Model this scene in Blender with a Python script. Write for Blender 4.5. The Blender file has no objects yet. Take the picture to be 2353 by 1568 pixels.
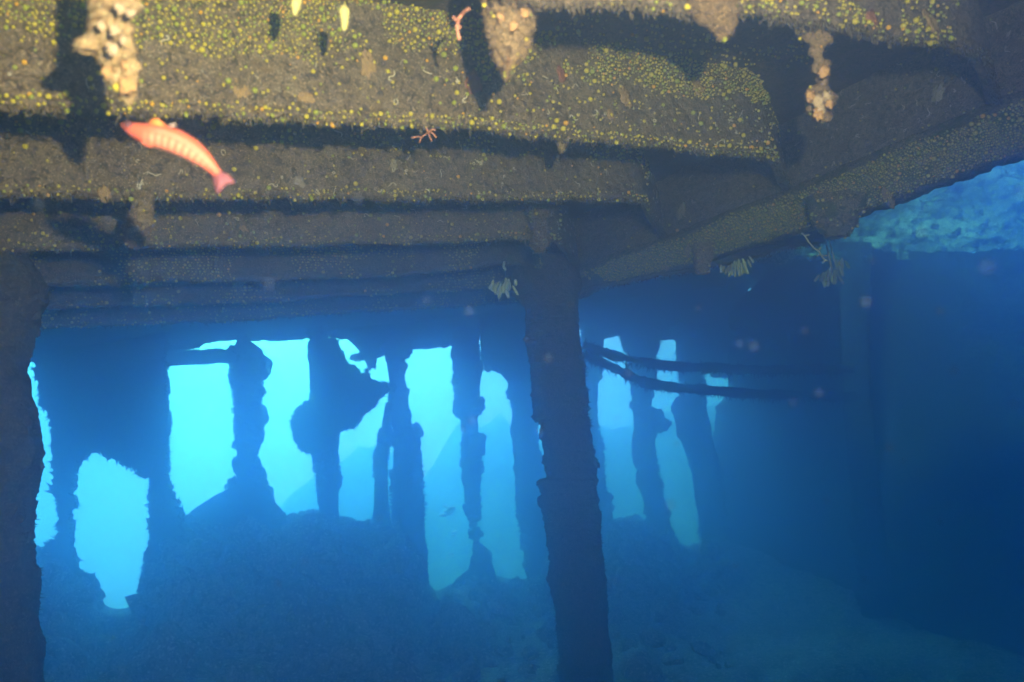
import bpy, bmesh, math, random
import numpy as np
from mathutils import Vector, Matrix

# ------------------------------------------------------------------ scene, camera, world, lights
sc = bpy.context.scene
col = sc.collection
random.seed(11)
rng = np.random.default_rng(11)
R = math.radians

FPX, CX, CY = 1830.0, 1176.5, 784.0          # focal length and centre, measured in a 2353 x 1568 view of the photograph
PITCH = R(8)
CAM = np.array([0.0, 0.0, 1.6])              # camera 1.6 m above the seabed

cam_d = bpy.data.cameras.new("camera")
cam = bpy.data.objects.new("camera", cam_d)
col.objects.link(cam)
cam.location = CAM
cam.rotation_euler = (R(90) + PITCH, 0, 0)
cam_d.sensor_width = 36
cam_d.lens = 36 * FPX / 2353
cam_d.clip_start = 0.02
cam_d.clip_end = 500
cam_d.dof.use_dof = True
cam_d.dof.focus_distance = 3.3
cam_d.dof.aperture_fstop = 2.9
sc.camera = cam

world = bpy.data.worlds.new("World")
sc.world = world
world.use_nodes = True
SUN_EL, SUN_AZ = R(50), R(225)               # azimuth measured from +Y towards +X


def build_world():
    nt = world.node_tree
    nt.nodes.clear()
    out = nt.nodes.new("ShaderNodeOutputWorld")
    bg = nt.nodes.new("ShaderNodeBackground")
    tc = nt.nodes.new("ShaderNodeTexCoord")
    # open water: brightest ahead and above the openings, deep blue away from there
    dot = nt.nodes.new("ShaderNodeVectorMath"); dot.operation = "DOT_PRODUCT"
    v = Vector((-0.30, 0.87, 0.385)).normalized()
    dot.inputs[1].default_value = v
    ramp = nt.nodes.new("ShaderNodeValToRGB")
    e = ramp.color_ramp.elements
    e[0].position = 0.0; e[0].color = (0.0005, 0.006, 0.02, 1)
    e[1].position = 1.0; e[1].color = (1.4, 5.9, 16.0, 1)  # peak added out of view above the openings, to strengthen the glow inside
    for p, c in ((0.5, (0.0025, 0.018, 0.060)), (0.80, (0.015, 0.10, 0.37)), (0.90, (0.06, 0.205, 1.1)), (0.955, (0.32, 0.165, 1.6)), (0.975, (0.48, 0.22, 2.1))):
        k = e.new(p); k.color = (*c, 1)
    mul = nt.nodes.new("ShaderNodeMath"); mul.operation = "MULTIPLY_ADD"
    mul.inputs[1].default_value = 0.5; mul.inputs[2].default_value = 0.5
    nt.links.new(tc.outputs["Generated"], dot.inputs[0])
    nt.links.new(dot.outputs["Value"], mul.inputs[0])
    nt.links.new(mul.outputs[0], ramp.inputs[0])
    # the sky seen through the surface overhead
    sky = nt.nodes.new("ShaderNodeTexSky"); sky.sky_type = "NISHITA"; sky.sun_disc = False
    sky.sun_elevation = SUN_EL; sky.sun_rotation = SUN_AZ
    tint = nt.nodes.new("ShaderNodeMix"); tint.data_type = "RGBA"; tint.blend_type = "MULTIPLY"
    tint.inputs["Factor"].default_value = 1.0
    tint.inputs["B"].default_value = (0.003, 0.02, 0.026, 1)
    nt.links.new(sky.outputs[0], tint.inputs["A"])
    sep = nt.nodes.new("ShaderNodeSeparateXYZ")
    nt.links.new(tc.outputs["Generated"], sep.inputs[0])
    win = nt.nodes.new("ShaderNodeMapRange"); win.interpolation_type = "SMOOTHSTEP"
    win.inputs["From Min"].default_value = 0.55; win.inputs["From Max"].default_value = 0.8
    nt.links.new(sep.outputs["Z"], win.inputs["Value"])
    mix = nt.nodes.new("ShaderNodeMix"); mix.data_type = "RGBA"
    nt.links.new(win.outputs[0], mix.inputs["Factor"])
    nt.links.new(ramp.outputs[0], mix.inputs["A"])
    nt.links.new(tint.outputs["Result"], mix.inputs["B"])
    nt.links.new(mix.outputs["Result"], bg.inputs["Color"])
    bg.inputs["Strength"].default_value = 10.4
    nt.links.new(bg.outputs[0], out.inputs["Surface"])
    world.cycles.sampling_method = "MANUAL"
    world.cycles.sample_map_resolution = 512


build_world()

sun_d = bpy.data.lights.new("sun", "SUN")
sun_d.energy = 5.0
sun_d.angle = R(6)
sun_d.color = (0.25, 0.75, 1.0)              # daylight that has come down through the water
sun = bpy.data.objects.new("sun", sun_d)
col.objects.link(sun)
to_sun = Vector((math.sin(SUN_AZ) * math.cos(SUN_EL), math.cos(SUN_AZ) * math.cos(SUN_EL), math.sin(SUN_EL)))
sun.rotation_euler = to_sun.to_track_quat("Z", "Y").to_euler()

# the diver's flash, a hand's breadth above and beside the lens: the photograph's shadows fall down and left from it
fl_d = bpy.data.lights.new("camera_flash", "SPOT")
fl_d.energy = 450
fl_d.color = (1.0, 0.73, 0.56)
fl_d.spot_size = R(108)
fl_d.spot_blend = 1.0
fl_d.shadow_soft_size = 0.012
flash = bpy.data.objects.new("camera_flash", fl_d)
col.objects.link(flash)
flash.location = CAM + np.array([0.15, 0.0, 0.20])

sc.view_settings.view_transform = "Standard"
sc.view_settings.look = "None"
sc.view_settings.exposure = 0.0
sc.view_settings.gamma = 1.0
sc.cycles.use_denoising = True
sc.cycles.volume_bounces = 3
sc.cycles.max_bounces = 6
sc.cycles.diffuse_bounces = 2
sc.cycles.glossy_bounces = 1
sc.cycles.transmission_bounces = 2
sc.cycles.transparent_max_bounces = 8
sc.cycles.sample_clamp_indirect = 4.0
sc.cycles.caustics_reflective = False
sc.cycles.caustics_refractive = False

# ------------------------------------------------------------------ helpers
cp, sp = math.cos(PITCH), math.sin(PITCH)


def PX(x, y, d):
    """World points at view pixel (x, y) and depth d metres along the lens axis (numpy arrays)."""
    x, y, d = np.broadcast_arrays(np.asarray(x, float), np.asarray(y, float), np.asarray(d, float))
    X = (x - CX) / FPX * d
    Z = (CY - y) / FPX * d
    return CAM + np.stack([X, d * cp - Z * sp, d * sp + Z * cp], axis=-1)


def P(x, y, d):
    return Vector(PX(x, y, d))


def project(p):
    q = np.asarray(p, float) - CAM
    d = q[..., 1] * cp + q[..., 2] * sp
    Z = -q[..., 1] * sp + q[..., 2] * cp
    return CX + FPX * q[..., 0] / d, CY - FPX * Z / d, d


flash.rotation_euler = (Vector(PX(900, 170, 2.0)) - Vector(flash.location)).to_track_quat("-Z", "Y").to_euler()


def camvec(X, Z, d):
    """Direction given in the lens frame (right, up, away)."""
    v = np.array([X, d * cp - Z * sp, d * sp + Z * cp])
    return v / np.linalg.norm(v)


# numpy value noise
def _hash(ix, iy, iz, seed):
    h = (ix * 374761393 + iy * 668265263 + iz * 2147483647 + seed * 974634777) & 0xFFFFFFFF
    h = ((h ^ (h >> 13)) * 1274126177) & 0xFFFFFFFF
    h = h ^ (h >> 16)
    return (h & 0xFFFFFF) / float(0xFFFFFF) * 2 - 1


def vnoise(p, seed=0):
    p = np.asarray(p, float)
    i = np.floor(p).astype(np.int64)
    f = p - i
    f = f * f * (3 - 2 * f)
    r = 0
    for dx in (0, 1):
        wx = f[..., 0] if dx else 1 - f[..., 0]
        for dy in (0, 1):
            wy = f[..., 1] if dy else 1 - f[..., 1]
            for dz in (0, 1):
                wz = f[..., 2] if dz else 1 - f[..., 2]
                r = r + wx * wy * wz * _hash(i[..., 0] + dx, i[..., 1] + dy, i[..., 2] + dz, seed)
    return r


_ROT = np.array(Matrix.Rotation(0.93, 3, Vector((0.48, -0.61, 0.63)).normalized()))


def fbm(p, scale, octaves=4, seed=0, gain=0.5):
    p = (np.asarray(p, float) @ _ROT) * scale
    a, s, t = 1.0, 0.0, 0.0
    for k in range(octaves):
        s = s + a * vnoise(p, seed + k * 17)
        t += a
        a *= gain
        p = (p @ _ROT) * 2.03 + 3.7            # turned each octave, so that no lattice shows
    return s / t


def interp(pts, n=None, step=None):
    """Resample a polyline (list of tuples) evenly along its first two coordinates."""
    a = np.array(pts, float)
    seg = np.linalg.norm(np.diff(a[:, :2], axis=0), axis=1)
    t = np.concatenate([[0], np.cumsum(seg)])
    if n is None:
        n = max(2, int(t[-1] / step) + 1)
    s = np.linspace(0, t[-1], n)
    return np.stack([np.interp(s, t, a[:, k]) for k in range(a.shape[1])], axis=1)


class MB:
    """Collects vertices and faces of one mesh."""

    def __init__(self):
        self.v, self.f, self.n = [], [], 0

    def add(self, verts, faces):
        verts = np.asarray(verts, float).reshape(-1, 3)
        self.v.append(verts)
        n = self.n
        self.f.extend([tuple(i + n for i in q) for q in faces])
        self.n += len(verts)

    def grid(self, pos, wrap_u=False, wrap_v=False, flip=False):
        nu, nv = pos.shape[:2]
        idx = np.arange(nu * nv).reshape(nu, nv)
        if wrap_u:
            idx = np.vstack([idx, idx[:1]])
        if wrap_v:
            idx = np.hstack([idx, idx[:, :1]])
        q = np.stack([idx[:-1, :-1], idx[1:, :-1], idx[1:, 1:], idx[:-1, 1:]], -1).reshape(-1, 4)
        if flip:
            q = q[:, ::-1]
        self.add(pos, q.tolist())

    def spike(self, base, tip, r):
        base, tip = np.asarray(base), np.asarray(tip)
        d = tip - base
        a = np.cross(d, [0.31, 0.77, 0.55]); a /= (np.linalg.norm(a) + 1e-9)
        b = np.cross(d, a); b /= (np.linalg.norm(b) + 1e-9)
        ring = [base + r * (math.cos(t) * a + math.sin(t) * b) for t in (0, 2.094, 4.189)]
        self.add(ring + [tip], [(0, 1, 3), (1, 2, 3), (2, 0, 3), (2, 1, 0)])

    def tube(self, pts, radii, sides=6, cap=True):
        pts = np.asarray(pts, float)
        n = len(pts)
        radii = np.broadcast_to(np.asarray(radii, float), (n,))
        tan = np.gradient(pts, axis=0)
        tan /= np.linalg.norm(tan, axis=1)[:, None] + 1e-9
        ref = np.array([0.21, 0.35, 0.91])
        rings = []
        for i in range(n):
            a = np.cross(tan[i], ref); a /= np.linalg.norm(a) + 1e-9
            b = np.cross(tan[i], a)
            t = np.arange(sides) * 2 * math.pi / sides
            rings.append(pts[i] + radii[i] * (np.cos(t)[:, None] * a + np.sin(t)[:, None] * b))
        s = self.n
        self.grid(np.array(rings), wrap_v=True)
        if cap:
            self.f.append(tuple(s + k for k in range(sides))[::-1])
            self.f.append(tuple(s + (n - 1) * sides + k for k in range(sides)))

    def blob(self, c, rx, ry, rz, rot=None, amp=0.15, freq=3.0, seed=0, sub=2):
        v, f = ICO[sub]
        v = v * (1 + amp * fbm(v + seed * 3.1, freq, 3, seed)[:, None])
        v = v * np.array([rx, ry, rz])
        if rot is not None:
            v = v @ np.array(rot).T
        self.add(v + np.asarray(c), f)

    def build(self, name, mat, parent=None, smooth=True, origin=None):
        v = np.concatenate(self.v) if self.v else np.zeros((0, 3))
        me = bpy.data.meshes.new(name)
        if parent is not None:
            org = np.array(parent.matrix_basis.translation)
        elif origin is not None:
            org = np.asarray(origin, float)
        else:
            org = np.array([v[:, 0].mean(), v[:, 1].mean(), v[:, 2].min()])
        me.from_pydata((v - org).tolist(), [], self.f)
        me.materials.append(mat)
        if smooth:
            me.polygons.foreach_set("use_smooth", [True] * len(me.polygons))
        me.validate()
        o = bpy.data.objects.new(name, me)
        col.objects.link(o)
        if parent is not None:
            o.parent = parent
        else:
            o.location = org
        return o


def _ico(sub):
    bm = bmesh.new()
    bmesh.ops.create_icosphere(bm, subdivisions=sub, radius=1)
    bm.verts.ensure_lookup_table()
    v = np.array([x.co[:] for x in bm.verts])
    f = [tuple(y.index for y in x.verts) for x in bm.faces]
    bm.free()
    return v, f


ICO = {k: _ico(k) for k in (1, 2, 3, 4)}


def tag(o, label=None, cat=None, group=None, kind=None):
    if label: o["label"] = label
    if cat: o["category"] = cat
    if group: o["group"] = group
    if kind: o["kind"] = kind
    return o


def frame_from_normal(n):
    n = np.asarray(n, float) / (np.linalg.norm(n) + 1e-9)
    a = np.cross(n, [0.13, 0.9, 0.41]); a /= np.linalg.norm(a)
    b = np.cross(n, a)
    return np.stack([a, b, n], axis=1)


# ------------------------------------------------------------------ materials
def nodes_of(m):
    m.use_nodes = True
    nt = m.node_tree
    nt.nodes.clear()
    out = nt.nodes.new("ShaderNodeOutputMaterial")
    return nt, out


def crust(name, base, dark, light, patch=None, scale=1.0, bump=0.6, speck=0.0, patch_amt=0.58):
    """Growth-covered surface: mottled turf, darker pits, paler silt, a few patches of another colour, white specks."""
    m = bpy.data.materials.new(name)
    nt, out = nodes_of(m)
    N, L = nt.nodes.new, nt.links.new
    tc = N("ShaderNodeTexCoord")
    geo = N("ShaderNodeNewGeometry")

    def noise(s, det=6, rough=0.6, dist=0.0):
        t = N("ShaderNodeTexNoise")
        t.inputs["Scale"].default_value = s * scale
        t.inputs["Detail"].default_value = det
        t.inputs["Roughness"].default_value = rough
        t.inputs["Distortion"].default_value = dist
        L(geo.outputs["Position"], t.inputs["Vector"])
        return t

    def ramp(src, a, b):
        t = N("ShaderNodeMapRange"); t.interpolation_type = "SMOOTHSTEP"
        t.inputs["From Min"].default_value = a; t.inputs["From Max"].default_value = b
        L(src, t.inputs["Value"])
        return t.outputs[0]

    def mix(f, a, b):
        t = N("ShaderNodeMix"); t.data_type = "RGBA"
        if isinstance(f, float): t.inputs["Factor"].default_value = f
        else: L(f, t.inputs["Factor"])
        for k, c in (("A", a), ("B", b)):
            if isinstance(c, tuple): t.inputs[k].default_value = (*c, 1)
            else: L(c, t.inputs[k])
        return t.outputs["Result"]

    big, mid, fine = noise(7, 4, 0.55, 0.4), noise(55, 5, 0.65, 0.6), noise(260, 4, 0.7)
    c = mix(ramp(big.outputs["Fac"], 0.35, 0.68), base, light)
    c = mix(ramp(mid.outputs["Fac"], 0.48, 0.62), c, dark)
    c = mix(ramp(fine.outputs["Fac"], 0.51, 0.60), c, dark)
    fine2 = noise(180, 3, 0.6)
    c = mix(ramp(fine2.outputs["Fac"], 0.57, 0.64), c, tuple(min(0.7, x * 1.5) for x in light))
    if patch:
        pn = noise(11, 5, 0.6, 0.8)
        c = mix(ramp(pn.outputs["Fac"], patch_amt, patch_amt + 0.12), c, patch)
    if speck:
        vo = N("ShaderNodeTexVoronoi"); vo.inputs["Scale"].default_value = 130 * scale
        L(geo.outputs["Position"], vo.inputs["Vector"])
        sn = noise(14, 2, 0.5)
        f = N("ShaderNodeMath"); f.operation = "MULTIPLY"
        L(ramp(vo.outputs["Distance"], 0.24, 0.12), f.inputs[0])
        L(ramp(sn.outputs["Fac"], 0.42, 0.56), f.inputs[1])
        f2 = N("ShaderNodeMath"); f2.operation = "MULTIPLY"; f2.inputs[1].default_value = speck
        L(f.outputs[0], f2.inputs[0])
        c = mix(f2.outputs[0], c, (0.62, 0.64, 0.60))
    b = N("ShaderNodeBsdfPrincipled")
    b.inputs["Roughness"].default_value = 0.9
    b.inputs["Specular IOR Level"].default_value = 0.12
    L(c, b.inputs["Base Color"])
    add = N("ShaderNodeMath"); add.operation = "ADD"
    h1 = N("ShaderNodeMath"); h1.operation = "MULTIPLY"; h1.inputs[1].default_value = 0.45
    L(fine.outputs["Fac"], h1.inputs[0])
    L(mid.outputs["Fac"], add.inputs[0]); L(h1.outputs[0], add.inputs[1])
    bp = N("ShaderNodeBump"); bp.inputs["Strength"].default_value = bump; bp.inputs["Distance"].default_value = 0.02
    L(add.outputs[0], bp.inputs["Height"])
    L(bp.outputs[0], b.inputs["Normal"])
    L(b.outputs[0], out.inputs["Surface"])
    return m


def simple(name, c, rough=0.7, var=0.25, scale=80, bump=0.3, sss=0.0):
    m = bpy.data.materials.new(name)
    nt, out = nodes_of(m)
    N, L = nt.nodes.new, nt.links.new
    geo = N("ShaderNodeNewGeometry")
    t = N("ShaderNodeTexNoise"); t.inputs["Scale"].default_value = scale; t.inputs["Detail"].default_value = 4
    L(geo.outputs["Position"], t.inputs["Vector"])
    mx = N("ShaderNodeMix"); mx.data_type = "RGBA"
    mx.inputs["A"].default_value = (*[x * (1 - var) for x in c], 1)
    mx.inputs["B"].default_value = (*[min(1, x * (1 + var)) for x in c], 1)
    L(t.outputs["Fac"], mx.inputs["Factor"])
    b = N("ShaderNodeBsdfPrincipled")
    b.inputs["Roughness"].default_value = rough
    b.inputs["Specular IOR Level"].default_value = 0.2
    L(mx.outputs["Result"], b.inputs["Base Color"])
    bp = N("ShaderNodeBump"); bp.inputs["Strength"].default_value = bump; bp.inputs["Distance"].default_value = 0.004
    L(t.outputs["Fac"], bp.inputs["Height"]); L(bp.outputs[0], b.inputs["Normal"])
    L(b.outputs[0], out.inputs["Surface"])
    return m


M = {
    "beam": crust("crusted_beam", (0.225, 0.18, 0.13), (0.09, 0.07, 0.052), (0.31, 0.25, 0.185), (0.24, 0.17, 0.09), 1.0, 0.8, 0.8, 0.60),
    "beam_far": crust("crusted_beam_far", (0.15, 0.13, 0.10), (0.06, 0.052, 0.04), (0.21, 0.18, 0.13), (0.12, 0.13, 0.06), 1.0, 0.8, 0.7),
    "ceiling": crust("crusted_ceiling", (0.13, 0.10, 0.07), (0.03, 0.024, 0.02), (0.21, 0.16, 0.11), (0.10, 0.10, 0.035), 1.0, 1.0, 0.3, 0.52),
    "girder": crust("crusted_girder", (0.24, 0.20, 0.155), (0.09, 0.075, 0.06), (0.33, 0.28, 0.21), (0.20, 0.12, 0.06), 1.0, 0.8, 0.7, 0.62),
    "flange": crust("crusted_flange", (0.26, 0.235, 0.14), (0.07, 0.075, 0.04), (0.38, 0.33, 0.20), (0.13, 0.16, 0.05), 1.0, 1.0, 0.3, 0.50),
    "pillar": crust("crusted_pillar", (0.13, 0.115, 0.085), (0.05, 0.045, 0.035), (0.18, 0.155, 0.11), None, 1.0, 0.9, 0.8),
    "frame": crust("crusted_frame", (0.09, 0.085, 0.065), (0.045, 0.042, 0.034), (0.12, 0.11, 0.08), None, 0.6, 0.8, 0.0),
    "lump": crust("beige_growth", (0.50, 0.37, 0.21), (0.26, 0.18, 0.10), (0.62, 0.48, 0.30), (0.50, 0.24, 0.12), 1.3, 0.7, 0.5, 0.62),
    "lump_tan": crust("tan_growth", (0.36, 0.26, 0.15), (0.15, 0.105, 0.06), (0.46, 0.35, 0.22), (0.36, 0.17, 0.09), 1.3, 0.9, 0.5, 0.62),
    "lump_dull": crust("dull_growth", (0.26, 0.20, 0.13), (0.12, 0.095, 0.06), (0.34, 0.27, 0.18), (0.3, 0.16, 0.08), 1.3, 0.7, 0.4, 0.62),
    "turf": simple("turf_fringe", (0.13, 0.11, 0.075), 0.9, 0.4, 60),
    "seabed": crust("seabed", (0.26, 0.25, 0.20), (0.08, 0.078, 0.065), (0.44, 0.42, 0.34), None, 0.25, 0.9, 0.0),
    "reef": crust("reef_rock", (0.45, 0.47, 0.38), (0.16, 0.17, 0.14), (0.68, 0.69, 0.58), (0.3, 0.28, 0.14), 0.12, 1.0, 0.0),
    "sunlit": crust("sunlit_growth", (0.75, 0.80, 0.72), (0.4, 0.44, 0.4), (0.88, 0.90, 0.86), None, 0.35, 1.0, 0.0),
    "polyp": simple("yellow_polyp", (0.55, 0.50, 0.05), 0.45, 0.25, 40, 0.1),
    "polyp_b": simple("orange_yellow_polyp", (0.72, 0.42, 0.03), 0.45, 0.25, 40, 0.1),
    "polyp_c": simple("green_yellow_polyp", (0.34, 0.40, 0.06), 0.5, 0.25, 40, 0.1),
    "tube": simple("white_worm_tube", (0.62, 0.62, 0.56), 0.6, 0.2, 200, 0.1),
    "pink": simple("pink_coral", (0.68, 0.33, 0.24), 0.7, 0.2, 300, 0.4),
    "finger": simple("yellow_finger_sponge", (0.60, 0.58, 0.24), 0.7, 0.15, 120, 0.3),
    "tunicate": simple("pale_tunicate", (0.66, 0.76, 0.58), 0.6, 0.2, 50, 0.2),
    "ochre": simple("ochre_sponge", (0.33, 0.235, 0.13), 0.85, 0.3, 120, 0.6),
    "crust_white": simple("white_crust", (0.45, 0.365, 0.27), 0.8, 0.4, 160, 0.8),
    "orange": simple("orange_crust", (0.44, 0.28, 0.14), 0.8, 0.4, 140, 0.8),
    "rust": simple("rust_red_sponge", (0.27, 0.12, 0.07), 0.85, 0.3, 120, 0.6),
    "grey": simple("grey_sponge", (0.30, 0.27, 0.26), 0.85, 0.2, 90, 0.5),
    "red_shaded": crust("red_sponge_shaded", (0.05, 0.018, 0.016), (0.02, 0.01, 0.01), (0.07, 0.03, 0.025)),  # red sponge, its colour darkened to stand for shade
    "pipe": simple("crusted_pipe", (0.06, 0.055, 0.045), 0.9, 0.4, 50, 0.6),
    "fern": simple("pale_hydroid", (0.55, 0.6, 0.5), 0.8, 0.2, 100, 0.2),
}


def particle_mat():
    m = bpy.data.materials.new("marine_snow")
    nt, out = nodes_of(m)
    N, L = nt.nodes.new, nt.links.new
    t = N("ShaderNodeBsdfTransparent")
    d = N("ShaderNodeBsdfDiffuse"); d.inputs["Color"].default_value = (0.34, 0.48, 0.66, 1)
    tr = N("ShaderNodeBsdfTranslucent"); tr.inputs["Color"].default_value = (0.34, 0.48, 0.66, 1)
    a = N("ShaderNodeMixShader"); a.inputs[0].default_value = 0.5
    L(d.outputs[0], a.inputs[1]); L(tr.outputs[0], a.inputs[2])
    mx = N("ShaderNodeMixShader"); mx.inputs[0].default_value = 0.02
    L(t.outputs[0], mx.inputs[1]); L(a.outputs[0], mx.inputs[2])
    L(mx.outputs[0], out.inputs["Surface"])
    return m


M["snow"] = particle_mat()


# ------------------------------------------------------------------ the deck overhead: plane, beams, girder
K = 1271.0


def deck_depth(x, y, lift=0.0):
    """Depth at which the ray through pixel (x, y) meets the plane of the beams' lower edges (or one lifted by metres)."""
    return K * (1 + lift / 0.683) / (1124.5 - 0.1665 * np.asarray(x, float) - np.asarray(y, float))


UP = camvec(-0.164, 0.983, 0.0777)           # square to the deck
BDIR = camvec(1.465, 0.165, 1.0)             # along the beams
LDIR = np.cross(UP, BDIR)                    # along the ship, away from the camera or towards it
if LDIR[1] < 0:
    LDIR = -LDIR
WEB_H = 0.30
surfaces = {}                                # name -> (pos grid, normal grid) for scattering growth


def grid_normals(pos):
    du = np.gradient(pos, axis=0)
    dv = np.gradient(pos, axis=1)
    n = np.cross(du, dv)
    n /= np.linalg.norm(n, axis=-1)[..., None] + 1e-12
    to_cam = CAM - pos
    s = np.sign((n * to_cam).sum(-1))
    return n * np.where(s == 0, 1, s)[..., None]


def fringe(mb, edge, count, length, r, down=None, seed=0):
    """Short ragged tufts along an edge (N x 3)."""
    g = np.random.default_rng(seed)
    down = -UP if down is None else down
    for k in g.integers(0, len(edge), count):
        b = edge[k] + g.normal(0, 0.006, 3)
        d = down + g.normal(0, 0.55, 3)
        d /= np.linalg.norm(d)
        mb.spike(b - d * 0.004, b + d * length * g.uniform(0.3, 1.0), r * g.uniform(0.5, 1.2))


def beam(label, pts, height=WEB_H, res=0.007, mat="beam", seed=0, key=None, amp=1.0, depth=None, group="deck beams overhead", tufts=500, thick=0.022):
    """A deck beam: plate web with a bulb along its lower edge. pts: lower edge in view pixels, depth from the deck plane unless given."""
    a = np.array(pts, float)
    d = deck_depth(a[:, 0], a[:, 1]) if depth is None else np.array(depth, float)
    w = PX(a[:, 0], a[:, 1], d)
    seg = np.linalg.norm(np.diff(w, axis=0), axis=1)
    t = np.concatenate([[0], np.cumsum(seg)])
    n = int(t[-1] / res) + 2
    s = np.linspace(0, t[-1], n)
    line = np.stack([np.interp(s, t, w[:, k]) for k in range(3)], axis=1)
    for _ in range(10):                       # ease the corners
        line[1:-1] = (line[:-2] + 2 * line[1:-1] + line[2:]) / 4
    # wander of the corroded edge
    line = line + UP * (0.012 * fbm(line, 3.0, 3, seed + 5) + 0.009 * fbm(line, 22, 3, seed + 6))[:, None] * amp
    tan = np.gradient(line, axis=0); tan /= np.linalg.norm(tan, axis=1)[:, None]
    nrm = np.cross(tan, UP); nrm /= np.linalg.norm(nrm, axis=1)[:, None]
    if (nrm[:, 1].mean()) > 0:
        nrm = -nrm
    hs = np.linspace(1, 0.06, max(4, int(height / res)))
    prof = [(h * height, thick * 0.5 + 0.006 * math.sin(h * 3)) for h in hs]
    prof += [(0.012, thick * 0.8), (0.004, thick * 0.75), (-0.004, thick * 0.35), (-0.006, -thick * 0.2), (-0.001, -thick * 0.7), (0.012, -thick * 0.8), (height * 0.2, -thick * 0.5), (height, -thick * 0.5)]
    prof = np.array(prof)
    pos = line[:, None, :] + prof[None, :, 0:1] * UP + prof[None, :, 1:2] * nrm[:, None, :]
    disp = 0.010 * fbm(pos, 9, 3, seed) + 0.006 * fbm(pos, 38, 3, seed + 1) + 0.0035 * fbm(pos, 110, 2, seed + 2)
    side = np.sign(prof[:, 1])[None, :, None]
    pos = pos + (disp * amp)[..., None] * nrm[:, None, :] * side
    edge_w = np.clip(1 - prof[:, 0] / 0.03, 0, 1)[None, :]
    pos = pos + UP * ((0.010 * fbm(pos, 60, 3, seed + 3)) * edge_w * amp)[..., None]
    mb = MB()
    mb.grid(pos)
    o = mb.build("deck_beam", M[mat])
    tag(o, label, "beam", group, "thing")
    fb = MB()
    nf = len(hs)
    fringe(fb, pos[:, nf + 2], tufts * 3, 0.020, 0.0035, seed=seed)
    f = fb.build("turf_fringe", M["turf"], o)
    tag(f, kind="stuff")
    if key:
        surfaces[key] = (pos[:, :nf + 3], grid_normals(pos[:, :nf + 3]), prof[:nf + 3, 0])
    return o


beam("thick ochre beam edge crossing the top right corner, nearest of the deck beams",
     [(1118, -30), (1160, -14), (1230, 2), (1420, 8), (1560, 22), (1740, 26), (1850, 50), (1950, 62), (2050, 82), (2140, 92), (2230, 112), (2262, 150), (2285, 240)],
     mat="beam", seed=1, key="b0", res=0.008)
beam("brightest grey-brown beam with yellow corals along its lower edge, above the red fish",
     [(-400, 215), (-150, 238), (0, 250), (150, 256), (300, 262), (500, 266), (700, 276), (900, 283), (1100, 293), (1200, 306), (1300, 318), (1500, 335), (1640, 346), (1720, 352), (1768, 362), (1790, 395), (1806, 438)],
     mat="beam", seed=2, key="b1", res=0.006)
beam("grey beam behind the red fish's tail, second lit band down",
     [(-300, 447), (0, 450), (300, 450), (700, 452), (1000, 455), (1250, 457), (1430, 458), (1475, 464), (1497, 500), (1523, 545)],
     mat="beam", seed=3, key="b2", res=0.008)
beam("dim grey beam carrying a hanging growth near the pillar head, third lit band down",
     [(-200, 585), (40, 573), (300, 566), (600, 562), (900, 554), (1150, 547), (1250, 546), (1285, 556), (1305, 585), (1328, 614)],
     mat="beam", seed=4, key="b3", res=0.010)
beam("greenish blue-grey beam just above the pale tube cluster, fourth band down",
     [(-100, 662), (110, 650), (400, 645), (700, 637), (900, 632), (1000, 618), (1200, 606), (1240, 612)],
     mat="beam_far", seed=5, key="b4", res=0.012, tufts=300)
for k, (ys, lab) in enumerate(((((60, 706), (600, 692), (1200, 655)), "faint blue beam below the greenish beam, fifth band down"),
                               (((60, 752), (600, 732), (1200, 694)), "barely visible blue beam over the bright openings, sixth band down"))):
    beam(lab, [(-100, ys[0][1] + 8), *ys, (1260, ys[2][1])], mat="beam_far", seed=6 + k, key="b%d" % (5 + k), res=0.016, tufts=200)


# the girder that runs away from the camera to the pillar head
GA = np.array([(2700, 60), (2420, 180), (2280, 240), (2050, 336), (1806, 440), (1650, 497), (1523, 547), (1420, 580), (1328, 616), (1250, 640)], float)   # where web meets flange
GB = np.array([(2700, 215), (2480, 300), (2353, 345), (2160, 418), (1990, 482), (1830, 536), (1700, 572), (1500, 626), (1400, 652), (1270, 692)], float)   # lower edge of the flange


beam("dark beam half hidden behind the girder, with pale tube clusters under it",
     [(1345, 668), (1500, 636), (1690, 600), (1800, 572), (1870, 558), (1920, 545)], depth=[4.3, 3.95, 3.62, 3.8, 3.95, 4.05], height=0.07, mat="frame", seed=9, res=0.014, tufts=200)


def to_deck(p):
    q = np.asarray(p) - CAM
    return q @ BDIR, q @ LDIR


def hatch_hole(pos):
    """True where the plating is missing: the open hatch right of the girder."""
    x, y, d = project(pos)
    jag = 18 * fbm(pos, 2.2, 4, 91)
    outboard = (d > 3) & (x < 1700) & (d > np.interp(x, [0, 400, 800, 1200, 1700], [6.0, 6.6, 7.4, 8.2, 9.4]) + 0.3)
    return outboard | (d > 4.7) & (x > 1780) & (y < 545 + jag + 0.02 * (x - 1780)) & (y > np.interp(x, GB[::-1, 0], GB[::-1, 1]) - 20) & (y > 250)


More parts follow.
